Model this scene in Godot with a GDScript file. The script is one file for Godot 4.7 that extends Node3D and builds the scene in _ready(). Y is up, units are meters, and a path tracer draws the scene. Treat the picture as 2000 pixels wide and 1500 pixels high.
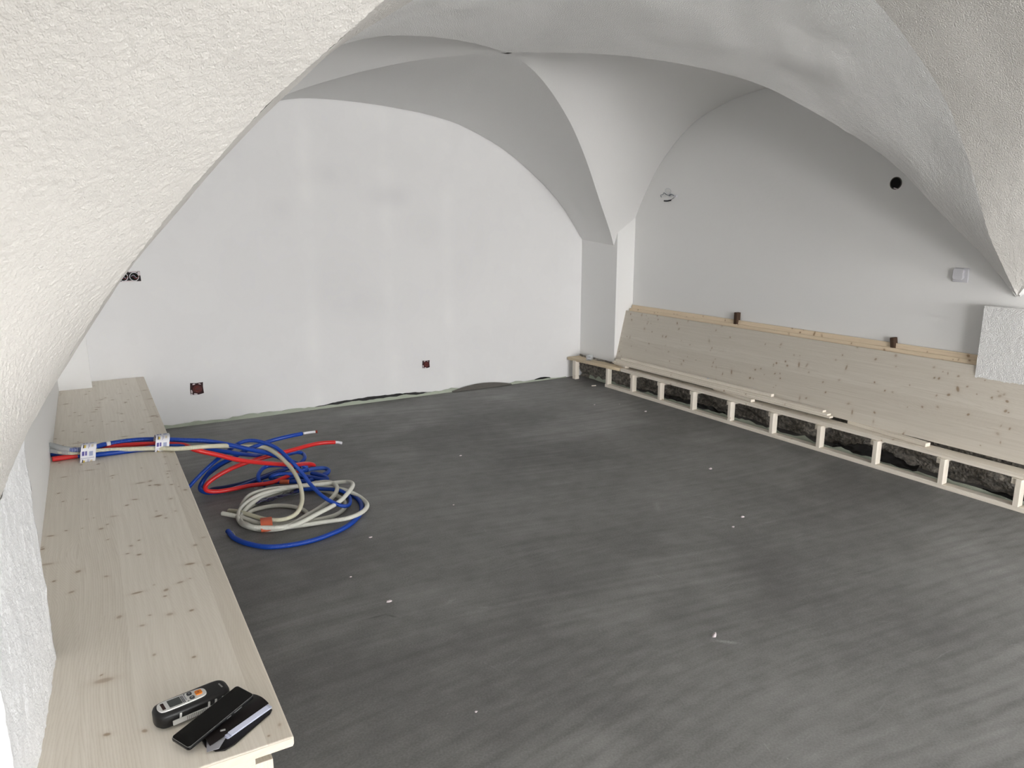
extends Node3D
# A vaulted room under renovation: two groin-vaulted bays, two timber benches, a tangle of conduits.

var M := {}
var used := {}
var rng := RandomNumberGenerator.new()
const PLANK := 0.0

func _ready():
	rng.seed = 7
	set_view_and_light()
	make_materials()
	build_room()
	build_vaults()
	build_left_bench()
	build_right_bench()
	build_leaning_boards()
	build_conduits()
	build_wall_fittings()
	build_bench_tools()
	build_floor_bits()

# ---------------------------------------------------------------- camera, light
func set_view_and_light():
	var cam := Camera3D.new()
	cam.name = "camera"
	cam.fov = rad_to_deg(2.0 * atan(750.0 / 1430.0))
	cam.near = 0.02
	cam.far = 60.0
	add_child(cam)
	cam.position = Vector3(0, 1.6, 0)
	cam.rotation = Vector3(-0.217484, -0.537049, 0)
	cam.current = true
	var env := Environment.new()
	env.background_mode = Environment.BG_SKY
	var sm := ProceduralSkyMaterial.new()
	sm.sky_top_color = Color(0.80, 0.84, 0.90)
	sm.sky_horizon_color = Color(0.92, 0.92, 0.92)
	sm.ground_bottom_color = Color(0.60, 0.60, 0.59)
	sm.ground_horizon_color = Color(0.80, 0.80, 0.78)
	sm.sky_energy_multiplier = 3.0
	sm.ground_energy_multiplier = 3.0
	var sky := Sky.new()
	sky.sky_material = sm
	env.sky = sky
	env.tonemap_mode = Environment.TONE_MAPPER_LINEAR
	env.tonemap_exposure = 1.06
	env.sdfgi_enabled = true
	env.ssao_enabled = true
	env.ssil_enabled = true
	var we := WorldEnvironment.new()
	we.name = "world"
	we.environment = env
	add_child(we)
	# daylight that comes in through the front windows, plus fill from added side windows
	for w in WINDOWS:
		daylight(Vector2(w[1] - w[0] - 0.12, w[3] - w[2] - 0.12), Vector3((w[0] + w[1]) / 2, (w[2] + w[3]) / 2, FRONT + 0.02), 0.0, DAY, LIFT)
	for w in ADDED_LEFT_WINDOWS:
		daylight(Vector2(w[1] - w[0] - 0.12, w[3] - w[2] - 0.12), Vector3(-0.485, (w[2] + w[3]) / 2, (w[0] + w[1]) / 2), -PI / 2, LEFT_FILL, 0.5)
	for w in ADDED_RIGHT_WINDOWS:
		daylight(Vector2(w[1] - w[0] - 0.12, w[3] - w[2] - 0.12), Vector3(4.74, (w[2] + w[3]) / 2, (w[0] + w[1]) / 2), PI / 2, RIGHT_FILL, 0.35)

func daylight(size: Vector2, at: Vector3, turn: float, energy: float, lift: float):
	var l := AreaLight3D.new()
	l.name = "window_and_fill_light"
	l.area_size = size
	l.area_normalize_energy = false
	l.light_energy = energy
	l.light_color = Color(1.0, 0.99, 0.985)
	l.shadow_enabled = true
	l.area_range = 20.0
	l.area_attenuation = 2.0
	add_child(l, true)
	l.position = at
	l.rotation = Vector3(lift, turn, 0)   # added upward tilt, to brighten the vaults
	l.position += Vector3(0, -0.15, -0.42).rotated(Vector3.UP, turn)

const FRONT := 10.0
const LIFT := 0.22
const DAY := 6.4
const RIGHT_FILL := 2.6
const ADDED_RIGHT_WINDOWS := [[4.4, 7.2, 0.35, 2.25]]  # unseen window added to brighten the pier and the bench
const LEFT_FILL := 8.0
const ADDED_LEFT_WINDOWS := [[4.3, 7.3, 0.25, 2.25]]  # z from, z to, sill, head; unseen window added for fill light
const WINDOWS := [[0.20, 2.15, 0.10, 2.25, 1.0], [2.45, 4.40, 0.10, 2.25, 1.0]]

# ---------------------------------------------------------------- naming helpers
func numbered(called, parent) -> String:
	var key = str(parent.get_instance_id()) + called
	var n: int = used.get(key, 0)
	used[key] = n + 1
	return called if n == 0 else "%s_%03d" % [called, n]

func obj(called, mesh, mat, parent = self):
	var o := MeshInstance3D.new()
	o.name = numbered(called, parent)
	o.mesh = mesh
	if mat is Array:
		for i in mat.size():
			o.set_surface_override_material(i, mat[i])
	else:
		o.material_override = mat
	parent.add_child(o, true)
	return o

func struct(called, mesh, mat, label = ""):
	var o = obj(called, mesh, mat)
	o.set_meta("kind", "structure")
	if label:
		o.set_meta("label", label)
		o.set_meta("category", called.split("_")[0])
	return o

func tag(o, label, category, group = ""):
	o.set_meta("label", label)
	o.set_meta("category", category)
	if group:
		o.set_meta("group", group)
	return o

func thing(called, label, category, at = Vector3.ZERO, group = ""):
	var o := Node3D.new()
	o.name = numbered(called, self)
	add_child(o, true)
	o.position = at
	return tag(o, label, category, group)

# ---------------------------------------------------------------- shapes
# every builder adds to a SurfaceTool; done() makes the mesh
func begin() -> SurfaceTool:
	var st := SurfaceTool.new()
	st.begin(Mesh.PRIMITIVE_TRIANGLES)
	return st

func done(st: SurfaceTool) -> ArrayMesh:
	st.index()
	return st.commit()

func tri(st, a: Vector3, b: Vector3, c: Vector3, n: Vector3):
	for v in [a, b, c]:
		st.set_normal(n)
		st.set_uv(Vector2.ZERO)
		st.add_vertex(v)

func quad(st, a, b, c, d, ua = Vector2(0, 0), ub = Vector2(1, 0), uc = Vector2(1, 1), ud = Vector2(0, 1)):
	# a b c d counter-clockwise seen from the front; written clockwise for Godot
	var n: Vector3 = (b - a).cross(c - a).normalized()
	for v in [[a, ua], [c, uc], [b, ub], [a, ua], [d, ud], [c, uc]]:
		st.set_normal(n)
		st.set_uv(v[1])
		st.add_vertex(v[0])

# a box with rounded edges, centred on xf; the texture's v runs along the longest side, in metres
func rbox(st: SurfaceTool, xf: Transform3D, size: Vector3, r := 0.003, uv0 := Vector2.ZERO, uvs := Vector2.ONE):
	var h := size / 2
	r = minf(r, minf(h.x, minf(h.y, h.z)) * 0.98)
	var longest := 0
	for i in [1, 2]:
		if size[i] > size[longest]:
			longest = i
	for ax in 3:
		for sgn in [-1.0, 1.0]:
			var u := (ax + 1) % 3
			var v := (ax + 2) % 3
			var us := [-h[u], -h[u] + r * 0.3, -h[u] + r, h[u] - r, h[u] - r * 0.3, h[u]]
			var vs := [-h[v], -h[v] + r * 0.3, -h[v] + r, h[v] - r, h[v] - r * 0.3, h[v]]
			var P := []
			var N := []
			for j in 6:
				for i in 6:
					var p := Vector3.ZERO
					p[ax] = h[ax] * sgn
					p[u] = us[i]
					p[v] = vs[j]
					var q := p.clamp(-h + Vector3.ONE * r, h - Vector3.ONE * r)
					P.append(q + (p - q).normalized() * r)
					N.append((xf.basis * (p - q)).normalized())
			for j in 5:
				for i in 5:
					var k := j * 6 + i
					var c := [k, k + 1, k + 7, k + 6]
					var order := [0, 2, 1, 0, 3, 2] if sgn > 0 else [0, 1, 2, 0, 2, 3]
					for n in order:
						var p: Vector3 = P[c[n]]
						var along := p[longest] + h[longest]
						var across := p[v if u == longest else u] + h[v if u == longest else u]
						if ax == longest:
							along = p[u] + h[u]
							across = p[v] + h[v]
						st.set_normal(N[c[n]])
						st.set_uv((uv0 + Vector2(across, along)) * uvs)
						st.add_vertex(xf * p)

func box_mesh(size: Vector3, r := 0.003, uv0 := Vector2.ZERO, uvs := Vector2.ONE) -> ArrayMesh:
	var st := begin()
	rbox(st, Transform3D.IDENTITY, size, r, uv0, uvs)
	return done(st)

func slab(lo: Vector3, hi: Vector3, r := 0.002) -> ArrayMesh:
	var st := begin()
	rbox(st, Transform3D(Basis.IDENTITY, (lo + hi) / 2), hi - lo, r)
	return done(st)

# rows of points to a smooth sheet: [positions, normals, uvs, indices]
func sheet_data(rows: Array, flip: bool, uv_rows = null) -> Array:
	var nr := rows.size()
	var nc: int = rows[0].size()
	var P := PackedVector3Array()
	var N := PackedVector3Array()
	var U := PackedVector2Array()
	var I := PackedInt32Array()
	for j in nr:
		var row: Array = rows[j]
		var below: Array = rows[maxi(j - 1, 0)]
		var above: Array = rows[mini(j + 1, nr - 1)]
		var closed: bool = nc > 3 and row[0].distance_squared_to(row[nc - 1]) < 1e-12
		for i in nc:
			var l := i - 1
			var r := i + 1
			if closed:
				l = nc - 2 if i == 0 else i - 1
				r = 1 if i == nc - 1 else i + 1
			else:
				l = maxi(l, 0)
				r = mini(r, nc - 1)
			var n: Vector3 = (above[i] - below[i]).cross(row[r] - row[l])
			if n.length_squared() < 1e-22:
				n = (row[i] - above[i] - above[nc / 2] + row[nc / 2]) if j == 0 else (row[i] - below[i] - below[nc / 2] + row[nc / 2])
				if flip:
					n = -n
			n = n.normalized()
			P.append(row[i])
			N.append(-n if flip else n)
			U.append(Vector2(float(i) / (nc - 1), float(j) / (nr - 1)) if uv_rows == null else uv_rows[j][i])
	for j in nr - 1:
		for i in nc - 1:
			var k := j * nc + i
			if flip:
				I.append_array([k, k + nc + 1, k + 1, k, k + nc, k + nc + 1])
			else:
				I.append_array([k, k + 1, k + nc + 1, k, k + nc + 1, k + nc])
	return [P, N, U, I]

func sheet(rows: Array, flip := false, uv_rows = null) -> ArrayMesh:
	var d := sheet_data(rows, flip, uv_rows)
	var arrays := []
	arrays.resize(Mesh.ARRAY_MAX)
	arrays[Mesh.ARRAY_VERTEX] = d[0]
	arrays[Mesh.ARRAY_NORMAL] = d[1]
	arrays[Mesh.ARRAY_TEX_UV] = d[2]
	arrays[Mesh.ARRAY_INDEX] = d[3]
	var m := ArrayMesh.new()
	m.add_surface_from_arrays(Mesh.PRIMITIVE_TRIANGLES, arrays)
	return m

func sheet_into(st: SurfaceTool, rows: Array, flip := false, uv_rows = null):
	var d := sheet_data(rows, flip, uv_rows)
	for k in d[3]:
		st.set_normal(d[1][k])
		st.set_uv(d[2][k])
		st.add_vertex(d[0][k])

# a point of a smooth curve where its axis (0 x, 1 y, 2 z) has the value t
func at_axis(pts: Array, axis: int, t: float) -> Vector3:
	var n := pts.size()
	var up: bool = pts[n - 1][axis] > pts[0][axis]
	var i := 0
	while i < n - 2 and ((pts[i + 1][axis] < t) if up else (pts[i + 1][axis] > t)):
		i += 1
	var a: Vector3 = pts[i]
	var b: Vector3 = pts[i + 1]
	var a0: Vector3 = pts[i - 1] if i > 0 else a * 2 - b
	var b1: Vector3 = pts[i + 2] if i < n - 2 else b * 2 - a
	var w := b[axis] - a[axis]
	if absf(w) < 1e-6:
		return a
	var f := clampf((t - a[axis]) / w, 0, 1)
	var ma := (b - a0) / (b[axis] - a0[axis]) * w
	var mb := (b1 - a) / (b1[axis] - a[axis]) * w
	var f2 := f * f
	var f3 := f2 * f
	return a * (2 * f3 - 3 * f2 + 1) + ma * (f3 - 2 * f2 + f) + b * (3 * f2 - 2 * f3) + mb * (f3 - f2)

func curve_points(pts: Array, step: float) -> PackedVector3Array:
	var c := Curve3D.new()
	c.bake_interval = step
	var n := pts.size()
	for i in n:
		var d: Vector3 = (pts[mini(i + 1, n - 1)] - pts[maxi(i - 1, 0)])
		var li: float = (pts[i] - pts[maxi(i - 1, 0)]).length()
		var lo: float = (pts[mini(i + 1, n - 1)] - pts[i]).length()
		d = d.normalized()
		c.add_point(pts[i], -d * li / 3.0, d * lo / 3.0)
	var out := PackedVector3Array()
	var total := c.get_baked_length()
	var k := int(ceil(total / step))
	for i in k + 1:
		out.append(c.sample_baked(total * i / k, true))
	return out

# a tube along points; corrugated pipes alternate two radii ring by ring
func tube_rows(pts: PackedVector3Array, r: float, sides := 12, groove := 0.0) -> Array:
	var n := pts.size()
	var rows := []
	var up := Vector3.UP
	for i in n:
		var t := (pts[mini(i + 1, n - 1)] - pts[maxi(i - 1, 0)]).normalized()
		up = (up - t * up.dot(t))
		if up.length() < 0.05:
			up = t.cross(Vector3.RIGHT)
		up = up.normalized()
		var side := t.cross(up)
		var rr := r - groove * (0.5 - 0.5 * cos(TAU * i / 4.0))
		var row := []
		for k in sides + 1:
			var a := TAU * k / sides
			row.append(pts[i] + (up * cos(a) + side * sin(a)) * rr)
		rows.append(row)
	if true:
		var c0 := []
		var c1 := []
		for k in sides + 1:
			c0.append(pts[0])
			c1.append(pts[n - 1])
		rows.push_front(c0)
		rows.append(c1)
	return rows

func pipe_mesh(path: Array, r: float, corrugated := true, step := 0.0016, sides := 12) -> ArrayMesh:
	return sheet(tube_rows(curve_points(path, step if corrugated else 0.01), r, sides, 0.0014 if corrugated else 0.0), true)

# a flat outline (counter-clockwise, seen from +z) given depth, its edges bevelled
func plate(st: SurfaceTool, outline: PackedVector2Array, depth: float, bevel: float, xf: Transform3D):
	var n: int = outline.size()
	var centre := Vector2.ZERO
	for p in outline:
		centre += p / n
	var rings := []
	for lv in [[-depth / 2, bevel], [-depth / 2 + bevel, 0.0], [depth / 2 - bevel, 0.0], [depth / 2 - bevel * 0.3, bevel * 0.3], [depth / 2, bevel]]:
		var row := []
		for i in n + 1:
			var p := outline[i % n]
			var e := (outline[(i + 1) % n] - outline[(i + n - 1) % n]).normalized()
			var inward := Vector2(-e.y, e.x)
			p += inward * lv[1]
			row.append(xf * Vector3(p.x, p.y, lv[0]))
		rings.append(row)
	sheet_into(st, rings, false)
	for k in [0, 4]:
		var m := xf * Vector3(centre.x, centre.y, -depth / 2 if k == 0 else depth / 2)
		for i in n:
			var a: Vector3 = rings[k][i]
			var b: Vector3 = rings[k][i + 1]
			var nn := (xf.basis * Vector3(0, 0, -1 if k == 0 else 1)).normalized()
			if k == 0:
				tri(st, m, a, b, nn)
			else:
				tri(st, m, b, a, nn)

# an outline rounded off by cutting its corners twice
func soften(p: PackedVector2Array) -> PackedVector2Array:
	for turn in 2:
		var q := PackedVector2Array()
		for i in p.size():
			var n := p[(i + 1) % p.size()]
			q.append(p[i].lerp(n, 0.25))
			q.append(p[i].lerp(n, 0.75))
		p = q
	return p

func round_rect(w: float, h: float, r: float, seg := 5) -> PackedVector2Array:
	var out := PackedVector2Array()
	for q in 4:
		var c := Vector2((w / 2 - r) * (1 if q in [0, 3] else -1), (h / 2 - r) * (1 if q < 2 else -1))
		for i in seg + 1:
			var a := PI / 2 * (q + float(i) / seg)
			out.append(c + Vector2(cos(a), sin(a)) * r)
	return out

# ---------------------------------------------------------------- materials
func mat(color: Color, rough := 0.6, metal := 0.0, spec := 0.5) -> StandardMaterial3D:
	var m := StandardMaterial3D.new()
	m.albedo_color = color
	m.roughness = rough
	m.metallic = metal
	m.metallic_specular = spec
	return m

func noise(freq: float, octaves := 3, type := FastNoiseLite.TYPE_SIMPLEX_SMOOTH, sd := 1) -> FastNoiseLite:
	var n := FastNoiseLite.new()
	n.seed = sd
	n.noise_type = type
	n.frequency = freq
	n.fractal_type = FastNoiseLite.FRACTAL_FBM
	n.fractal_octaves = octaves
	return n

func noise_tex(n: FastNoiseLite, size := 512) -> NoiseTexture2D:
	var t := NoiseTexture2D.new()
	t.width = size
	t.height = size
	t.seamless = true
	t.noise = n
	return t

func stucco(color: Color, relief: float, per_metre: float, freq: float, sd: int) -> StandardMaterial3D:
	var m := mat(color, 0.85, 0.0, 0.35)
	m.heightmap_enabled = true
	m.heightmap_texture = noise_tex(noise(freq, 2, FastNoiseLite.TYPE_SIMPLEX_SMOOTH, sd))
	m.heightmap_scale = relief
	m.uv1_triplanar = true
	m.uv1_world_triplanar = true
	m.uv1_scale = Vector3.ONE * per_metre
	return m

func textured(img: Image, rough := 0.6, spec := 0.5) -> StandardMaterial3D:
	var m := mat(Color.WHITE, rough, 0.0, spec)
	img.generate_mipmaps()
	m.albedo_texture = ImageTexture.create_from_image(img)
	return m

func make_materials():
	M.stucco = stucco(Color(0.945, 0.945, 0.94), 0.30, 4.2, 0.055, 3)
	M.stucco_near_dimmed = stucco(Color(0.865, 0.855, 0.836), 0.30, 4.2, 0.055, 4)  # cream plaster, also darkened to offset the strong light on the near bay
	M.stucco_pier = stucco(Color(0.955, 0.96, 0.965), 0.12, 5.0, 0.06, 8)
	M.stucco_near_dimmed_fine = stucco(Color(0.865, 0.855, 0.836), 0.16, 5.0, 0.08, 6)  # finer relief, same darkening against the strong light
	M.stucco_mid = stucco(Color(0.945, 0.945, 0.94), 0.20, 4.2, 0.06, 5)
	M.stucco_fine = stucco(Color(0.945, 0.945, 0.94), 0.08, 2.4, 0.07, 9)
	M.smooth = stucco(Color(0.95, 0.95, 0.945), 0.05, 1.2, 0.03, 11)
	M.smooth_back = textured(wall_image(), 0.75, 0.35)
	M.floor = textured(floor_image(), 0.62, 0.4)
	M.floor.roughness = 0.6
	M.bench_wood = textured(wood_image(512, 2048, 0.56, 4.75, 0.125, 21, 150), 0.5, 0.4)
	M.panel_wood = textured(wood_image(512, 2048, 0.56, 4.1, 0.09, 33, 150), 0.5, 0.4)
	M.wood = textured(wood_image(256, 1024, 0.5, 2.0, 0.125, 45, 20), 0.55, 0.4)
	M.panel_wood.albedo_color = Color(0.89, 0.89, 0.89)
	M.panel_wood_warm = M.panel_wood.duplicate()
	M.panel_wood_warm.albedo_color = Color(0.97, 0.925, 0.86)
	M.wood_plain = mat(Color(0.84, 0.77, 0.65), 0.55)
	M.end_grain = textured(end_grain_image(), 0.6, 0.3)
	M.stone = stucco(Color(0.74, 0.73, 0.71), 1.2, 2.6, 0.03, 17)
	M.stone.roughness = 0.7
	var st := NoiseTexture2D.new()
	st.width = 512
	st.height = 512
	st.seamless = true
	st.noise = noise(0.02, 5, FastNoiseLite.TYPE_SIMPLEX_SMOOTH, 77)
	var g := Gradient.new()
	g.set_color(0, Color(0.42, 0.42, 0.43))
	g.set_color(1, Color(1.0, 0.97, 0.92))
	st.color_ramp = g
	M.stone.albedo_texture = st
	M.membrane = mat(Color(0.03, 0.03, 0.035), 0.45)
	M.foam = stucco(Color(0.71, 0.74, 0.68), 0.3, 6.0, 0.05, 19)
	M.torn = mat(Color(0.85, 0.86, 0.86), 0.7)
	M.mortar = stucco(Color(0.42, 0.41, 0.39), 0.4, 5.0, 0.05, 23)
	M.brown = mat(Color(0.27, 0.19, 0.13), 0.8)
	M.blue = mat(Color(0.05, 0.25, 0.63), 0.38)
	M.navy = mat(Color(0.06, 0.15, 0.40), 0.45)
	M.red = mat(Color(0.82, 0.16, 0.16), 0.38)
	M.conduit_gray = mat(Color(0.84, 0.84, 0.80), 0.5)
	M.conduit_beige = mat(Color(0.83, 0.82, 0.73), 0.5)
	M.dusty = mat(Color(0.68, 0.69, 0.69), 0.8)
	M.dusty_blue = mat(Color(0.20, 0.34, 0.64), 0.75)
	M.dusty_red = mat(Color(0.72, 0.20, 0.19), 0.75)
	M.white_pipe = mat(Color(0.88, 0.88, 0.90), 0.35)
	M.orange_tape = mat(Color(0.84, 0.42, 0.29), 0.6)
	M.orange = mat(Color(0.87, 0.50, 0.13), 0.4)
	M.copper = mat(Color(0.55, 0.20, 0.13), 0.5)
	M.wire_white = mat(Color(0.8, 0.8, 0.82), 0.5)
	M.wire_violet = mat(Color(0.17, 0.12, 0.35), 0.5)
	M.wire_gray = mat(Color(0.42, 0.45, 0.50), 0.5)
	M.wire_dark = mat(Color(0.10, 0.10, 0.13), 0.5)
	M.box_red = mat(Color(0.33, 0.11, 0.10), 0.6)
	M.box_maroon = mat(Color(0.19, 0.075, 0.085), 0.7)
	M.box_dark = mat(Color(0.07, 0.055, 0.07), 0.7)
	M.plaster_chip = mat(Color(0.88, 0.84, 0.85), 0.8)
	M.black_rubber = mat(Color(0.035, 0.037, 0.045), 0.5)
	M.navy_rubber = mat(Color(0.035, 0.042, 0.085), 0.45)
	M.pale_plastic = mat(Color(0.86, 0.86, 0.85), 0.45)
	M.gray_plastic = mat(Color(0.60, 0.60, 0.59), 0.5)
	M.lcd = mat(Color(0.30, 0.315, 0.31), 0.25)
	M.key_gray = mat(Color(0.16, 0.17, 0.19), 0.5)
	M.badge = mat(Color(0.20, 0.09, 0.07), 0.4)
	M.print_dark = mat(Color(0.07, 0.07, 0.08), 0.5)
	M.print_pale = mat(Color(0.62, 0.62, 0.64), 0.5)
	M.glass_black = mat(Color(0.012, 0.012, 0.012), 0.12)
	M.phone_edge = mat(Color(0.05, 0.05, 0.06), 0.3, 0.3)
	M.phone_rim = mat(Color(0.62, 0.62, 0.62), 0.3, 0.8)
	M.leather = stucco(Color(0.075, 0.055, 0.055), 0.05, 20.0, 0.08, 29)
	M.leather.roughness = 0.35
	M.paper = mat(Color(0.80, 0.82, 0.90), 0.5)
	M.paper_gray = mat(Color(0.66, 0.66, 0.69), 0.6)
	M.steel = mat(Color(0.6, 0.6, 0.6), 0.35, 0.9)
	M.black_hole = mat(Color(0.015, 0.015, 0.014), 0.9)
	M.white_plastic = mat(Color(0.86, 0.86, 0.88), 0.4)
	var cg := mat(Color(0.93, 0.95, 0.96, 0.18), 0.05)
	cg.transparency = BaseMaterial3D.TRANSPARENCY_ALPHA
	M.clear_plastic = cg
	var pane := mat(Color(0.97, 0.99, 1.0, 0.04), 0.02)
	pane.transparency = BaseMaterial3D.TRANSPARENCY_ALPHA
	M.pane = pane
	M.frame = mat(Color(0.75, 0.74, 0.72), 0.5)
	M.tape_print = textured(tape_image(), 0.5)
	M.tape_print.cull_mode = BaseMaterial3D.CULL_DISABLED

func clamp8(v: float) -> int:
	return clampi(int(v), 0, 255)

# edge-glued spruce: lamellas side by side (u), grain along v, knots drawn after
func wood_image(w: int, h: int, wm: float, hm: float, lam: float, sd: int, knots: int) -> Image:
	var r := RandomNumberGenerator.new()
	r.seed = sd
	var fine := noise(0.9, 2, FastNoiseLite.TYPE_SIMPLEX_SMOOTH, sd + 1)
	var wave := noise(0.55, 2, FastNoiseLite.TYPE_SIMPLEX_SMOOTH, sd + 2)
	var nl := int(ceil(wm / lam))
	var centre := []
	var tone := []
	var strong := []
	var swing := []
	for k in nl:
		centre.append(r.randf_range(-0.06, lam + 0.06))
		tone.append(r.randf_range(-7.0, 7.0))
		strong.append(r.randf_range(5.0, 15.0))
		swing.append(r.randf_range(0.02, 0.07))
	var data := PackedByteArray()
	data.resize(w * h * 3)
	var at := 0
	for y in h:
		var Y := hm * y / h
		var mid := []
		for k in nl:
			mid.append(centre[k] + wave.get_noise_2d(Y * 1.3, k * 37.0) * swing[k] * 2.0)
		for x in w:
			var X := wm * x / w
			var k := int(X / lam)
			var xo := X - k * lam
			var n := fine.get_noise_2d(X * 70.0, Y * 2.2 + k * 9.0)
			var d: float = absf(xo - mid[k])
			var ph: float = sqrt(d * d + 0.0004) * 150.0 + n * 0.45
			ph -= floor(ph)
			var late := ph * ph * ph * (1.0 - smoothstep(0.93, 1.0, ph))
			var v: float = tone[k] - late * strong[k] + n * 5.0
			if xo < wm / w:
				v -= 5.0
			data[at] = clamp8(241.0 + v)
			data[at + 1] = clamp8(233.0 + v * 1.1)
			data[at + 2] = clamp8(219.0 + v * 1.22)
			at += 3
	# knots: round or drawn out across the board, with a darker rim
	for i in knots:
		var kx := r.randf_range(0.01, wm - 0.01)
		var ky := r.randf_range(0.02, hm - 0.02)
		var rx := r.randf_range(0.003, 0.009)
		var ry := rx * r.randf_range(0.7, 1.2)
		if r.randf() < 0.3:
			rx *= r.randf_range(1.4, 2.8)
		var dark := r.randf_range(0.18, 0.62)
		var lean := r.randf_range(-0.35, 0.35)
		var x0 := int((kx - rx * 2.6) / wm * w)
		var x1 := int((kx + rx * 2.6) / wm * w) + 1
		var y0 := int((ky - ry * 2.6 - 0.008) / hm * h)
		var y1 := int((ky + ry * 2.6 + 0.008) / hm * h) + 1
		for y in range(maxi(y0, 0), mini(y1 + 1, h)):
			for x in range(maxi(x0, 0), mini(x1 + 1, w)):
				var dx := (wm * (x + 0.5) / w - kx)
				var dy := (hm * (y + 0.5) / h - ky) - dx * lean
				var q := sqrt(dx * dx / (rx * rx) + dy * dy / (ry * ry + hm * hm / h / h * 0.6))
				var a := (1.0 - smoothstep(0.55, 1.25, q)) * dark + exp(-q * q * 0.35) * 0.16
				var rim := exp(-pow((q - 0.95) * 5.0, 2.0)) * 0.35 * dark
				var p := (y * w + x) * 3
				data[p] = clamp8(lerpf(data[p], 160.0, a) - rim * 28.0)
				data[p + 1] = clamp8(lerpf(data[p + 1], 134.0, a) - rim * 30.0)
				data[p + 2] = clamp8(lerpf(data[p + 2], 106.0, a) - rim * 30.0)
	return Image.create_from_data(w, h, false, Image.FORMAT_RGB8, data)

func end_grain_image() -> Image:
	var n := noise(0.02, 3, FastNoiseLite.TYPE_SIMPLEX_SMOOTH, 61)
	var img := Image.create(256, 64, false, Image.FORMAT_RGB8)
	for y in 64:
		for x in 256:
			var cx: float = floor(x / 58.0) * 58.0 + 29.0
			var d := Vector2(x - cx, (y + 40.0) * 1.2).length() * 0.35 + n.get_noise_2d(x, y) * 2.0
			var v := sin(d * 2.4) * 3.0
			img.set_pixel(x, y, Color8(clamp8(236 + v), clamp8(226 + v), clamp8(208 + v)))
	return img

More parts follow.
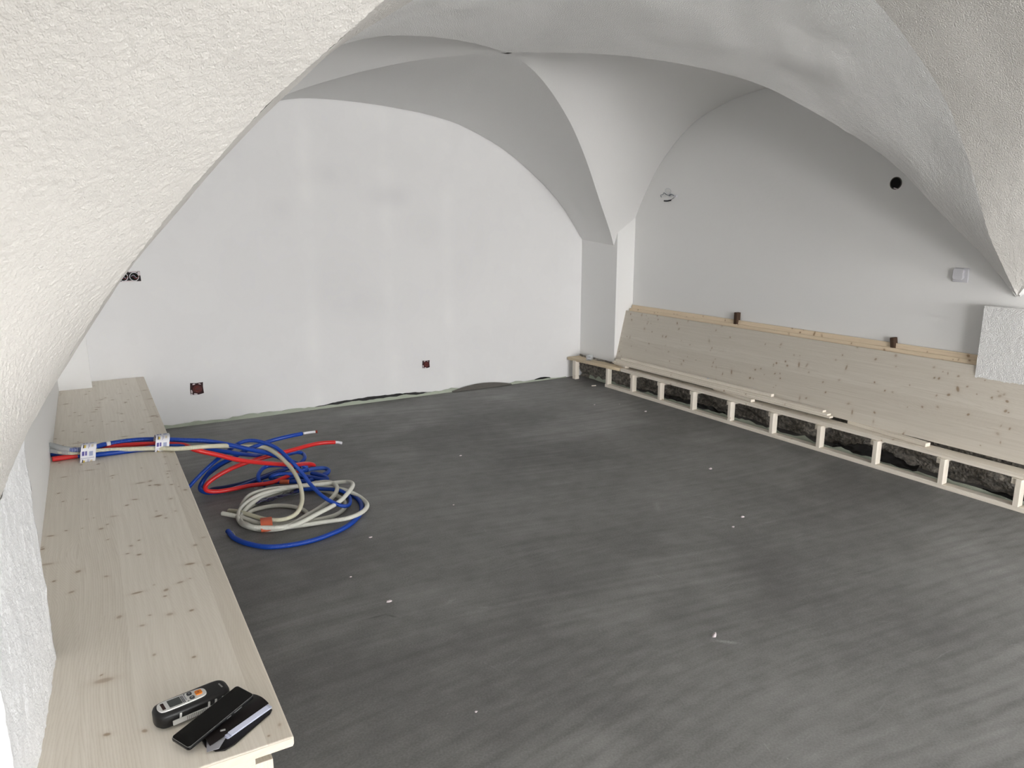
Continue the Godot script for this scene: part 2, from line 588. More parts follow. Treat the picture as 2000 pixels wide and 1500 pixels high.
# trowelled dark screed: broad clouds, streaks from the float, scratches, pale dust, window light painted in at the front
func floor_image() -> Image:
	var w := 1536
	var h := 2048
	var broad := noise(0.006, 4, FastNoiseLite.TYPE_SIMPLEX_SMOOTH, 71).get_image(w / 4, h / 4, false, false, true)
	broad.resize(w, h, Image.INTERPOLATE_CUBIC)
	var streak := noise(0.045, 3, FastNoiseLite.TYPE_SIMPLEX_SMOOTH, 72).get_image(64, h, false, false, true)
	streak.resize(w, h, Image.INTERPOLATE_CUBIC)
	var streak2 := noise(0.10, 3, FastNoiseLite.TYPE_SIMPLEX_SMOOTH, 73).get_image(150, h, false, false, true)
	streak2.resize(w, h, Image.INTERPOLATE_CUBIC)
	var grain := noise(0.35, 2, FastNoiseLite.TYPE_SIMPLEX_SMOOTH, 74).get_image(w, h, false, false, true)
	var patch := noise(0.012, 3, FastNoiseLite.TYPE_SIMPLEX_SMOOTH, 75).get_image(w / 4, h / 4, false, false, true)
	patch.resize(w, h, Image.INTERPOLATE_CUBIC)
	var mott := noise(0.05, 4, FastNoiseLite.TYPE_SIMPLEX_SMOOTH, 76).get_image(w / 2, h / 2, false, false, true)
	mott.resize(w, h, Image.INTERPOLATE_CUBIC)
	for im in [broad, streak, streak2, grain, patch, mott]:
		im.convert(Image.FORMAT_L8)
	var B := broad.get_data()
	var S := streak.get_data()
	var T := streak2.get_data()
	var G := grain.get_data()
	var P := patch.get_data()
	var Q := mott.get_data()
	var bend := PackedInt32Array()
	var bend2 := PackedInt32Array()
	for x in w:
		bend.append(int(70.0 * sin(x * PI / w * 1.7 + 0.4)))
		bend2.append(int(-150.0 * pow(absf(x / float(w) - 0.4), 1.5) * 2.0 + x * 0.06))
	var data := PackedByteArray()
	data.resize(w * h * 3)
	var at := 0
	for y in h:
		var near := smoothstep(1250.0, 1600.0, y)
		for x in w:
			var i := y * w + x
			var ys := clampi(y + bend[x], 0, h - 1) * w + x
			var yt := clampi(y + bend2[x], 0, h - 1) * w + x
			var p := (P[i] - 128) / 128.0
			var v := 122.0 + near * 10.0 + (B[i] - 128) * 0.12  # lighter towards the front: window light painted into the floor colour
			v += (S[ys] - 128) * 0.055 * (0.5 + 0.9 * clampf(p + 0.3, 0.0, 1.0))
			v += (T[yt] - 128) * 0.05 * clampf(0.35 - p * 1.4, 0.0, 1.0)
			v += (G[i] - 128) * 0.10 + (Q[i] - 128) * 0.05
			v += clampf(p - 0.12, 0.0, 0.5) * 26.0
			# the float's ridges near the front
			v -= near * 7.0 * maxf(0.0, sin((y + bend2[x] * 1.6 + (B[i] - 128) * 0.12) * 0.245)) * (0.3 + clampf(0.5 + p, 0.0, 1.0))
			data[at] = clamp8(v + 0.5)
			data[at + 1] = clamp8(v)
			data[at + 2] = clamp8(v - 1.0)
			at += 3
	var img := Image.create_from_data(w, h, false, Image.FORMAT_RGB8, data)
	var r := RandomNumberGenerator.new()
	r.seed = 5
	# scratches and specks
	for k in 260:
		var p := Vector2(r.randf() * w, r.randf() * h)
		var a := r.randf_range(-0.5, 0.5) + (PI / 2 if r.randf() < 0.25 else 0.0)
		var len := r.randf_range(8.0, 70.0)
		var turn := r.randf_range(-0.012, 0.012)
		var gain := r.randf_range(5.0, 22.0)
		for s in int(len):
			p += Vector2(cos(a), sin(a))
			a += turn
			var q := Vector2i(p)
			if q.x > 0 and q.x < w - 1 and q.y > 0 and q.y < h - 1:
				var c := img.get_pixelv(q)
				var l := gain / 255.0 * sin(PI * s / len)
				img.set_pixelv(q, Color(c.r + l, c.g + l, c.b + l))
	for k in 420:
		var q := Vector2i(r.randi_range(1, w - 2), r.randi_range(1, h - 2))
		var c := img.get_pixelv(q)
		var l := r.randf_range(0.04, 0.22) * r.randf()
		img.set_pixelv(q, Color(c.r + l, c.g + l, c.b + l))
	# plaster smears and dark scuffs
	for s in [[2.035, -1.785, 0.045, 0.010, 0.75, 40.0], [1.25, -2.62, 0.03, 0.012, -0.4, 18.0], [0.93, -2.66, 0.04, 0.004, 0.05, -30.0], [0.985, -2.63, 0.02, 0.005, 0.9, -30.0], [2.75, -2.98, 0.07, 0.018, -0.9, 16.0], [2.9, -2.7, 0.10, 0.012, 0.9, 14.0], [1.35, -2.5, 0.03, 0.01, 0.4, 18.0]]:
		var c := Vector2((s[0] + 0.3) / 5.1 * w, (s[1] + 6.3) / 6.0 * h)
		var lr := int(s[2] * 300 * 1.8)
		for y in range(-lr, lr + 1):
			for x in range(-lr, lr + 1):
				var d := Vector2(x / 301.0, y / 341.0).rotated(-s[4])
				var q: float = pow(d.x / s[2], 2) + pow(d.y / s[3], 2)
				var px := Vector2i(c) + Vector2i(x, y)
				if q < 4.0 and px.x >= 0 and px.x < w and px.y >= 0 and px.y < h:
					var l: float = s[5] / 255.0 * exp(-q * 1.2) * (0.6 + 0.8 * G[px.y * w + px.x] / 255.0)
					var o := img.get_pixelv(px)
					img.set_pixelv(px, Color(o.r + l, o.g + l, o.b + l))
	return img

# white plasterboard, filled and sanded: faint grey clouds in the middle of the wall
func wall_image() -> Image:
	var w := 512
	var h := 256
	var n := noise(0.02, 4, FastNoiseLite.TYPE_SIMPLEX_SMOOTH, 81)
	var img := Image.create(w, h, false, Image.FORMAT_RGB8)
	# x runs 0..4.8 m, y up 0..2.8 m
	var spots := [[1.98, 2.0, 0.16, 0.10, 10.0], [2.46, 1.83, 0.22, 0.10, 11.0], [1.95, 1.1, 0.35, 0.30, 9.0], [2.75, 1.55, 0.20, 0.16, 8.0], [3.1, 1.15, 0.2, 0.3, 6.0], [1.5, 1.7, 0.12, 0.12, 6.0], [2.3, 0.85, 0.4, 0.18, 6.0], [3.35, 1.5, 0.12, 0.3, 4.0], [1.2, 1.15, 0.2, 0.3, 4.0]]
	for y in h:
		for x in w:
			var X := 4.8 * x / w
			var Y := 2.8 * (h - y) / h
			var nn := n.get_noise_2d(x, y)
			var v := nn * 2.0
			for s in spots:
				v -= s[4] * 0.65 * exp(-pow((X - s[0]) / s[2], 2) - pow((Y - s[1]) / s[3], 2)) * (0.8 + nn)
			for b in [1.72, 2.42, 3.0]:
				v += 3.0 * exp(-pow((X - b) / 0.07, 2)) * (0.7 + nn)
			img.set_pixel(x, y, Color8(clamp8(240 + v), clamp8(240 + v), clamp8(240 + v * 0.9)))
	return img

# printed warning tape: white with violet blocks, grey lines and a yellow patch
func tape_image() -> Image:
	var img := Image.create(128, 64, false, Image.FORMAT_RGB8)
	img.fill(Color8(226, 226, 232))
	for k in 4:
		var x := k * 32
		img.fill_rect(Rect2i(x + 2, 6, 6, 10), Color8(70, 62, 140))
		img.fill_rect(Rect2i(x + 2, 19, 6, 8), Color8(88, 80, 150))
		img.fill_rect(Rect2i(x + 11, 2, 1, 56), Color8(176, 176, 196))
		img.fill_rect(Rect2i(x + 14, 8, 12, 4), Color8(48, 42, 78))
		img.fill_rect(Rect2i(x + 16, 12, 10, 8), Color8(206, 184, 92))
		img.fill_rect(Rect2i(x + 14, 30, 14, 2), Color8(120, 120, 150))
		img.fill_rect(Rect2i(x + 14, 35, 11, 2), Color8(120, 120, 150))
		img.fill_rect(Rect2i(x + 3, 36, 6, 16), Color8(150, 158, 190))
		img.fill_rect(Rect2i(x + 16, 42, 9, 10), Color8(206, 196, 176))
	return img

# ---------------------------------------------------------------- room shell
func build_room():
	# floor; its texture covers x -0.3..4.8, z -6.3..-0.3
	var rows := []
	var uvs := []
	for j in 21:
		var row := []
		var uv := []
		for i in 13:
			var x := lerpf(-0.8, 5.0, i / 12.0)
			var z := lerpf(-6.5, 10.3, j / 20.0)
			row.append(Vector3(x, 0, z))
			uv.append(Vector2((x + 0.3) / 5.1, (z + 6.3) / 6.0))
		rows.append(row)
		uvs.append(uv)
	var st := begin()
	sheet_into(st, rows, false, uvs)
	rbox(st, Transform3D(Basis.IDENTITY, Vector3(2.1, -0.11, 1.9)), Vector3(5.8, 0.2, 16.8), 0.002)
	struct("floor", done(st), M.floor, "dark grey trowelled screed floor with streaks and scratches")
	# back wall: plasterboard face, texture laid over it
	st = begin()
	quad(st, Vector3(-0.4, -0.1, -6.22), Vector3(5.0, -0.1, -6.22), Vector3(5.0, 2.8, -6.22), Vector3(-0.4, 2.8, -6.22), Vector2(-0.4 / 4.8, 1.0357), Vector2(5.0 / 4.8, 1.0357), Vector2(5.0 / 4.8, 0), Vector2(-0.4 / 4.8, 0))
	var wb = struct("wall_back", done(st), M.smooth_back, "white plastered back wall under the vault's arch with grey filler smudges")
	st = begin()
	rbox(st, Transform3D(Basis.IDENTITY, Vector3(2.2, 1.4, -6.38)), Vector3(5.8, 3.2, 0.3), 0.002)
	var core = obj("masonry", done(st), M.smooth, wb)
	# side walls, front wall with its windows, roof
	var rw: Array = ADDED_RIGHT_WINDOWS[0]
	st = begin()
	for q in [[-6.3, rw[0], -0.1, 3.0], [rw[1], 10.3, -0.1, 3.0], [rw[0], rw[1], -0.1, rw[2]], [rw[0], rw[1], rw[3], 3.0]]:
		rbox(st, Transform3D(Basis.IDENTITY, Vector3(4.9035, (q[2] + q[3]) / 2, (q[0] + q[1]) / 2)), Vector3(0.293, q[3] - q[2], q[1] - q[0]), 0.002)
	struct("wall_right", done(st), M.smooth, "pale grey plastered right wall under the vault's side arch")
	st = begin()
	rbox(st, Transform3D(Basis(Vector3.UP, -0.0132), Vector3(-0.3453, 1.45, -4.2)), Vector3(0.3, 3.1, 4.2), 0.002)
	struct("wall_left", done(st), M.smooth, "smooth white left wall above the bench")
	var sw: Array = ADDED_LEFT_WINDOWS[0]
	st = begin()
	for q in [[-2.2, sw[0], -0.1, 3.0], [sw[1], 10.3, -0.1, 3.0], [sw[0], sw[1], -0.1, sw[2]], [sw[0], sw[1], sw[3], 3.0]]:
		rbox(st, Transform3D(Basis.IDENTITY, Vector3(-0.64, (q[2] + q[3]) / 2, (q[0] + q[1]) / 2)), Vector3(0.34, q[3] - q[2], q[1] - q[0]), 0.002)
	struct("wall_left", done(st), M.stucco_near_dimmed)
	st = begin()
	var xs := [-0.8]
	for w in WINDOWS:
		xs.append(w[0])
		xs.append(w[1])
	xs.append(5.0)
	for i in range(0, xs.size(), 2):
		rbox(st, Transform3D(Basis.IDENTITY, Vector3((xs[i] + xs[i + 1]) / 2, 1.45, FRONT + 0.15)), Vector3(xs[i + 1] - xs[i], 3.1, 0.3), 0.002)
	for w in WINDOWS:
		rbox(st, Transform3D(Basis.IDENTITY, Vector3((w[0] + w[1]) / 2, (w[2] - 0.1) / 2, FRONT + 0.15)), Vector3(w[1] - w[0], w[2] + 0.1, 0.3), 0.002)
		rbox(st, Transform3D(Basis.IDENTITY, Vector3((w[0] + w[1]) / 2, (w[3] + 3.0) / 2, FRONT + 0.15)), Vector3(w[1] - w[0], 3.0 - w[3], 0.3), 0.002)
	struct("wall_front", done(st), M.smooth)
	var k := 1
	for w in WINDOWS + ADDED_LEFT_WINDOWS + ADDED_RIGHT_WINDOWS:
		var n := Node3D.new()
		n.name = "window_%d" % k
		add_child(n)
		n.set_meta("kind", "structure")
		n.position = Vector3((w[0] + w[1]) / 2, (w[2] + w[3]) / 2, FRONT + 0.16)
		if k == 3:
			n.position = Vector3(-0.62, (w[2] + w[3]) / 2, (w[0] + w[1]) / 2)  # added left window, out of view, carries fill light
			n.rotation.y = PI / 2
		elif k == 4:
			n.position = Vector3(4.9, (w[2] + w[3]) / 2, (w[0] + w[1]) / 2)  # added right window, out of view, carries fill light
			n.rotation.y = PI / 2
		k += 1
		var c := Vector3.ZERO
		var size := Vector2(w[1] - w[0], w[3] - w[2])
		st = begin()
		for s in [-1, 1]:
			rbox(st, Transform3D(Basis.IDENTITY, c + Vector3(s * (size.x / 2 - 0.03), 0, 0)), Vector3(0.06, size.y, 0.07), 0.004)
			rbox(st, Transform3D(Basis.IDENTITY, c + Vector3(0, s * (size.y / 2 - 0.03), 0)), Vector3(size.x - 0.12, 0.06, 0.068), 0.004)
		rbox(st, Transform3D(Basis.IDENTITY, c), Vector3(0.07, size.y - 0.12, 0.068), 0.004)
		obj("window_frame", done(st), M.frame, n)
		for s in [-1, 1]:
			var p = obj("pane", box_mesh(Vector3(size.x / 2 - 0.095, size.y - 0.12, 0.008), 0.001), M.pane, n)
			p.position = c + Vector3(s * (size.x / 4 - 0.0125), 0, 0)
	struct("ceiling", slab(Vector3(-0.6, 2.62, 3.93), Vector3(4.9, 2.8, 10.15)), M.smooth)
	struct("roof_slab", slab(Vector3(-0.85, 3.0, -6.55), Vector3(5.05, 3.2, 10.3)), M.smooth)
	# the corner column, the boxed corner behind the bench, the pier on the right
	struct("corner_column", slab(Vector3(4.543, 0.19, -6.23), Vector3(4.79, 1.66, -5.645), 0.004), M.smooth, "square white corner column between back wall and right wall")
	struct("corner_boxing", slab(Vector3(-0.25, 0.3, -6.23), Vector3(0.035, 1.6, -5.97), 0.004), M.smooth, "low white boxed corner at the far end of the left bench")
	rough_box("right_pier", Vector3(4.66, 0.3, -2.31), Vector3(4.80, 1.112, -1.2), M.stucco, "white rough-plastered pier stub standing behind the right bench")
	# left pier, plastered rough, and its stub of wall towards the front
	var foot := [Vector3(-0.30, 0, -2.178), Vector3(-0.154, 0, -2.178), Vector3(-0.183, 0, -1.724), Vector3(-0.203, 0, -1.54), Vector3(-0.52, 0, -1.50)]
	rows = []
	var rough := noise(30.0, 3, FastNoiseLite.TYPE_SIMPLEX_SMOOTH, 91)
	for j in 201:
		var row := []
		for s in foot.size() - 1:
			var n: int = [16, 110, 46, 40][s]
			for i in n + (1 if s == foot.size() - 2 else 0):
				var p: Vector3 = foot[s].lerp(foot[s + 1], float(i) / n)
				var top: float = [1.09, lerpf(1.085, 1.03, float(i) / n), lerpf(1.03, 1.01, float(i) / n), 1.02][s]
				p.y = lerpf(0.30, top, j / 200.0)
				var a := pebble_at(p) * 0.0015 + rough.get_noise_3dv(p * 0.4) * 0.004
				row.append(p + Vector3(a, 0, a * 0.6))
		rows.append(row)
	struct("left_pier", sheet(rows, false), M.stucco_pier, "white rough-plastered pier rising from the left bench")

func rough_box(called, lo: Vector3, hi: Vector3, m, label):
	var st := begin()
	var rough := noise(26.0, 3, FastNoiseLite.TYPE_SIMPLEX_SMOOTH, 95)
	var faces := [[Vector3(lo.x, lo.y, lo.z), Vector3(0, hi.y - lo.y, 0), Vector3(0, 0, hi.z - lo.z)], [Vector3(lo.x, hi.y, lo.z), Vector3(hi.x - lo.x, 0, 0), Vector3(0, 0, hi.z - lo.z)], [Vector3(hi.x, lo.y, lo.z), Vector3(0, hi.y - lo.y, 0), Vector3(lo.x - hi.x, 0, 0)]]
	for f in faces:
		var rows := []
		var nj := int(f[1].length() / 0.006) + 1
		var ni := int(f[2].length() / 0.006) + 1
		for j in nj + 1:
			var row := []
			for i in ni + 1:
				var p: Vector3 = f[0] + f[1] * (float(j) / nj) + f[2] * (float(i) / ni)
				row.append(p + Vector3(rough.get_noise_3dv(p), rough.get_noise_3dv(p + Vector3(9, 0, 0)) * 0.8, rough.get_noise_3dv(p + Vector3(0, 9, 0))) * 0.0016 + Vector3(-0.6, 0.5, -0.6) * pebble_at(p) * 0.0026)
			rows.append(row)
		sheet_into(st, rows, f == faces[1])
	struct(called, done(st), m, label)

# ---------------------------------------------------------------- vaults
var F := []   # transverse arch between the two bays
var D1 := []  # groin from the left pier over the crown to the corner column
var D2 := []  # groin from the right pier over the crown to the boxed corner
var LB := []  # lunettes of the far bay: back, right, left
var LR := []
var LL := []

func v3(flat: Array) -> Array:
	var out := []
	for i in range(0, flat.size(), 3):
		out.append(Vector3(flat[i], flat[i + 1], flat[i + 2]))
	return out

var bumps := {}

# thrown plaster: rounded lumps over softer swells, about -1..1
func pebble_at(p: Vector3) -> float:
	if bumps.is_empty():
		bumps.a = noise(88.0, 2, FastNoiseLite.TYPE_SIMPLEX_SMOOTH, 111)
		var c := noise(72.0, 1, FastNoiseLite.TYPE_CELLULAR, 112)
		c.cellular_return_type = FastNoiseLite.RETURN_DISTANCE
		bumps.c = c
	return bumps.a.get_noise_3dv(p) * 0.75 - bumps.c.get_noise_3dv(p) * 0.55

# a vault cell between a boundary arch and the two half groins that face it (g1 below the crown, g2 above)
func cell(called, arch: Array, g1: Array, g2: Array, b0: float, b1: float, axis: int, m, nu: int, nv: int, flip: bool, crown: float, relief := 0.0, label := "", bulge := 0.0, dense := 1.0, pebble := 0.0, keyed := []):
	var rows := []
	var a0: float = arch[0][axis]
	var a1: float = arch[arch.size() - 1][axis]
	var rough := noise(42.0, 3, FastNoiseLite.TYPE_SIMPLEX_SMOOTH, 97)
	var slow := noise(1.6, 2, FastNoiseLite.TYPE_SIMPLEX_SMOOTH, 98)
	for i in nu + 1:
		var u := 0.5 - 0.5 * cos(PI * i / nu)
		u = lerpf(u, float(i) / nu, 0.25)
		if dense < 1.0:   # most rows on the part that is near
			var f := float(i) / nu
			u = f / 0.8 * dense if f < 0.8 else lerpf(dense, 1.0, (f - 0.8) / 0.2)
		var A: Vector3
		if keyed.is_empty():
			A = at_axis(arch, axis, lerpf(a0, a1, u))
		else:
			A = Vector3(at_axis(arch, 0, u).y, at_axis(arch, 0, u).z, at_axis(keyed, 0, u).y)
		var t := lerpf(b0, b1, u)
		var G := at_axis(g1, axis, t) if t < crown else at_axis(g2, axis, t)
		var row := []
		for j in nv + 1:
			var v := float(j) / nv
			var p := A.lerp(G, v)
			var mid := 4.0 * v * (1.0 - v)
			p.y += bulge * mid * sin(PI * u)
			if relief > 0.0:
				p += Vector3(rough.get_noise_3dv(p), rough.get_noise_3dv(p + Vector3(7, 0, 0)), rough.get_noise_3dv(p + Vector3(0, 7, 0))) * relief
				p.y += slow.get_noise_3dv(p) * 0.02 * mid
			if pebble > 0.0 and u <= dense:
				p += Vector3(0.45, -0.45, 0.77) * pebble_at(p) * pebble
			row.append(p)
		rows.append(row)
	return struct(called, sheet(rows, flip), m, label)

func build_vaults():
	F = v3([-0.154, 1.070, -2.180, 0.126, 1.474, -2.180, 0.335, 1.713, -2.180, 0.523, 1.912, -2.180, 0.705, 2.074, -2.180, 0.880, 2.231, -2.180, 1.300, 2.480, -2.180, 1.800, 2.660, -2.180, 2.300, 2.720, -2.180, 2.750, 2.665, -2.180, 3.140, 2.546, -2.180, 3.500, 2.360, -2.180, 3.781, 2.174, -2.180, 4.080, 1.870, -2.180, 4.319, 1.556, -2.180, 4.530, 1.360, -2.180, 4.747, 1.172, -2.180])
	D1 = v3([-0.154, 1.070, -2.180, 0.000, 1.330, -2.295, 0.126, 1.510, -2.390, 0.335, 1.765, -2.546, 0.523, 1.955, -2.687, 0.705, 2.105, -2.824, 0.977, 2.271, -3.028, 1.349, 2.414, -3.306, 1.906, 2.537, -3.724, 2.410, 2.597, -4.101, 2.714, 2.586, -4.329, 3.034, 2.506, -4.569, 3.412, 2.340, -4.852, 3.748, 2.109, -5.104, 4.147, 1.752, -5.403, 4.410, 1.520, -5.600, 4.540, 1.380, -5.698])
	D2 = v3([4.747, 1.172, -2.186, 4.582, 1.407, -2.318, 4.411, 1.612, -2.456, 4.167, 1.915, -2.652, 3.932, 2.118, -2.840, 3.585, 2.359, -3.119, 3.355, 2.456, -3.304, 3.125, 2.520, -3.488, 2.845, 2.569, -3.713, 2.416, 2.594, -4.058, 2.047, 2.579, -4.354, 1.794, 2.538, -4.557, 1.534, 2.472, -4.766, 1.252, 2.374, -4.992, 0.900, 2.200, -5.275, 0.550, 1.950, -5.556, 0.250, 1.660, -5.797, 0.035, 1.400, -5.970])
	LB = v3([0.035, 1.400, -6.215, 0.300, 1.780, -6.215, 0.600, 2.080, -6.215, 0.900, 2.280, -6.215, 1.200, 2.430, -6.215, 1.558, 2.538, -6.215, 1.783, 2.575, -6.215, 2.211, 2.577, -6.215, 2.670, 2.545, -6.215, 2.913, 2.511, -6.215, 3.165, 2.454, -6.215, 3.592, 2.275, -6.215, 3.934, 2.055, -6.215, 4.269, 1.770, -6.215, 4.543, 1.425, -6.215])
	LR = v3([4.756, 1.580, -5.680, 4.756, 1.810, -5.552, 4.756, 2.124, -5.322, 4.756, 2.420, -4.950, 4.756, 2.557, -4.551, 4.756, 2.603, -4.238, 4.756, 2.600, -3.900, 4.756, 2.480, -3.400, 4.756, 2.150, -2.900, 4.756, 1.680, -2.500, 4.756, 1.380, -2.300, 4.756, 1.172, -2.186])
	LL = v3([-0.172, 1.400, -5.970, -0.178, 1.900, -5.500, -0.186, 2.300, -4.900, -0.197, 2.550, -4.070, -0.208, 2.200, -3.200, -0.215, 1.800, -2.700, -0.219, 1.450, -2.400, -0.222, 1.070, -2.180])
	cell("vault_front_cell", F, D1, D2, -0.154, 4.747, 0, M.stucco, 160, 60, true, 2.41, 0.0022, "rough white plaster vault cell overhead, between the wide arch and the crown")
	cell("vault_back_cell", LB, D2, D1, 0.035, 4.54, 0, M.stucco_mid, 90, 24, false, 2.41, 0.0, "grey-white vault cell against the back wall", 0.015)
	cell("vault_right_cell", LR, D1, D2, -5.70, -2.186, 2, M.stucco_fine, 90, 24, true, -4.07, 0.0, "smooth pale vault cell springing from the corner column", 0.015)
	cell("vault_left_cell", LL, D2, D1, -5.97, -2.18, 2, M.stucco_fine, 90, 24, false, -4.07, 0.0, "shaded vault cell over the left bench", 0.015)
	# the near bay, deeper than the far one; the camera stands in it
	var N1 := v3([-0.154, 1.070, -2.180, 0.035, 1.390, -1.954, 0.175, 1.592, -1.787, 0.254, 1.693, -1.691, 0.365, 1.824, -1.559, 0.459, 1.916, -1.446, 0.537, 1.991, -1.353, 0.653, 2.102, -1.215, 0.800, 2.120, -1.038, 0.977, 2.230, -0.827, 1.349, 2.400, -0.382, 1.906, 2.537, 0.285, 2.410, 2.597, 0.888, 2.714, 2.586, 1.252, 3.034, 2.506, 1.635, 3.412, 2.340, 2.087, 3.748, 2.109, 2.489, 4.147, 1.752, 2.966, 4.540, 1.380, 3.437])
	var N2 := v3([4.747, 1.172, -2.186, 4.582, 1.407, -1.967, 4.411, 1.612, -1.740, 4.167, 1.915, -1.417, 3.932, 2.118, -1.105, 3.585, 2.359, -0.645, 3.355, 2.456, -0.340, 3.125, 2.520, -0.035, 2.845, 2.569, 0.336, 2.416, 2.594, 0.905, 2.047, 2.579, 1.395, 1.794, 2.538, 1.730, 1.534, 2.472, 2.075, 1.252, 2.374, 2.449, 0.900, 2.200, 2.916, 0.550, 1.950, 3.380, 0.250, 1.660, 3.778, 0.035, 1.400, 4.063])
	cell("vault_near_back_cell", F, N1, N2, -0.154, 4.747, 0, M.stucco_near_dimmed, 160, 50, false, 2.41, 0.0022, "rough white plaster on the near side of the wide arch")
	cell("vault_near_front_cell", LB.map(func(p): return Vector3(p.x, p.y, 3.96)), N2, N1, 0.035, 4.54, 0, M.stucco_fine, 50, 12, true, 2.41)
	cell("vault_near_right_cell", v3([4.756, 1.172, -2.170, 4.756, 1.380, -1.970, 4.756, 1.680, -1.620, 4.756, 2.150, -0.920, 4.756, 2.480, -0.045, 4.756, 2.600, 0.830, 4.756, 2.603, 1.422, 4.756, 2.557, 1.969, 4.756, 2.420, 2.667, 4.756, 2.124, 3.318, 4.756, 1.810, 3.721, 4.756, 1.580, 3.945]), N2, N1, -2.174, 3.9, 2, M.stucco, 140, 40, true, 0.9, 0.0018, "rough white plaster above the right pier")
	# its outer edge as (u, x, y) and (u, z)
	cell("vault_near_left_cell", v3([0.000, -0.203, 0.985, 0.008, -0.215, 1.030, 0.018, -0.250, 1.120, 0.039, -0.360, 1.300, 0.065, -0.430, 1.520, 0.097, -0.455, 1.740, 0.126, -0.460, 1.900, 0.188, -0.460, 2.100, 0.223, -0.460, 2.220, 0.296, -0.460, 2.380, 0.405, -0.460, 2.500, 0.505, -0.460, 2.550, 0.630, -0.460, 2.450, 0.770, -0.460, 2.050, 0.924, -0.460, 1.350, 1.000, -0.460, 1.100]), N1, N2, -2.18, 3.9, 2, M.stucco_near_dimmed_fine, 640, 270, false, 0.9, 0.001, "great rough white vault surface springing from the left pier", 0.0, 0.26, 0.0021, v3([0.000, -1.540, 0.000, 0.008, -1.545, 0.000, 0.018, -1.570, 0.000, 0.039, -1.620, 0.000, 0.065, -1.600, 0.000, 0.097, -1.480, 0.000, 0.126, -1.330, 0.000, 0.188, -0.980, 0.000, 0.223, -0.780, 0.000, 0.296, -0.350, 0.000, 0.405, 0.300, 0.000, 0.505, 0.900, 0.000, 0.630, 1.650, 0.000, 0.770, 2.500, 0.000, 0.924, 3.440, 0.000, 1.000, 3.900, 0.000]))

# ---------------------------------------------------------------- left bench
const BENCH_TURN := -0.0138

func bench_frame_xf() -> Transform3D:
	return Transform3D(Basis(Vector3.UP, BENCH_TURN), Vector3(0.0764, 0, -3.878))

func build_left_bench():
	var t = thing("bench", "long pale spruce bench along the left wall, tools at its near end", "bench")
	var xf := bench_frame_xf()
	t.transform = xf
	var st := begin()
	rbox(st, Transform3D(Basis.IDENTITY, Vector3(0, 0.4225, 0)), Vector3(0.56, 0.025, 4.685), 0.006, Vector2.ZERO, Vector2(1 / 0.56, 1 / 4.75))
	obj("seat_board", done(st), M.bench_wood, t)
	st = begin()
	rbox(st, Transform3D(Basis.IDENTITY, Vector3(0, 0.4222, 2.3427)), Vector3(0.552, 0.0205, 0.0012), 0.0005, Vector2.ZERO, Vector2(4.0, 2.0))
	obj("end_grain", done(st), M.end_grain, t)
	# frame under the seat: end rails and posts
	st = begin()
	rbox(st, Transform3D(Basis.IDENTITY, Vector3(-0.03, 0.391, 2.292)), Vector3(0.452, 0.038, 0.04), 0.002, Vector2(0.1, 0.2), Vector2(2, 0.5))
	obj("end_rail", done(st), M.wood, t)
	for z in [2.285, 1.15, 0.0, -1.15, -2.28]:
		for x in [0.205, -0.2]:
			st = begin()
			rbox(st, Transform3D(Basis.IDENTITY, Vector3(x, 0.186, z)), Vector3(0.06, 0.37, 0.05), 0.002, Vector2(0.2 + z * 0.1, x), Vector2(2, 0.5))
			obj("leg", done(st), M.wood, t)
	st = begin()
	rbox(st, Transform3D(Basis.IDENTITY, Vector3(0.0, 0.345, 2.297)), Vector3(0.35, 0.05, 0.028), 0.002, Vector2(0.3, 0.8), Vector2(2, 0.5))
	obj("end_rail", done(st), M.wood, t)
	for x in [0.205, -0.2]:
		st = begin()
		rbox(st, Transform3D(Basis.IDENTITY, Vector3(x, 0.39, -0.02)), Vector3(0.05, 0.038, 4.5), 0.002, Vector2(0.3, 0.1), Vector2(2, 0.5))
		obj("side_rail", done(st), M.wood, t)

# ---------------------------------------------------------------- right bench
func bar(called, a: Vector3, b: Vector3, w: float, h: float, m, parent, r := 0.0025, roll := 0.0):
	# a straight timber from a to b; w across, h upright
	var z := (a - b).normalized()
	var x := Vector3.UP.cross(z)
	if x.length() < 0.01:
		x = Vector3.RIGHT
	x = x.normalized()
	var y := z.cross(x)
	var st := begin()
	rbox(st, Transform3D(Basis(x, y, z) * Basis(Vector3(0, 0, 1), roll), (a + b) / 2), Vector3(w, h, (a - b).length()), r, Vector2(rng.randf() * 0.4, rng.randf() * 2.0), Vector2(2, 0.5))
	return obj(called, done(st), m, parent)

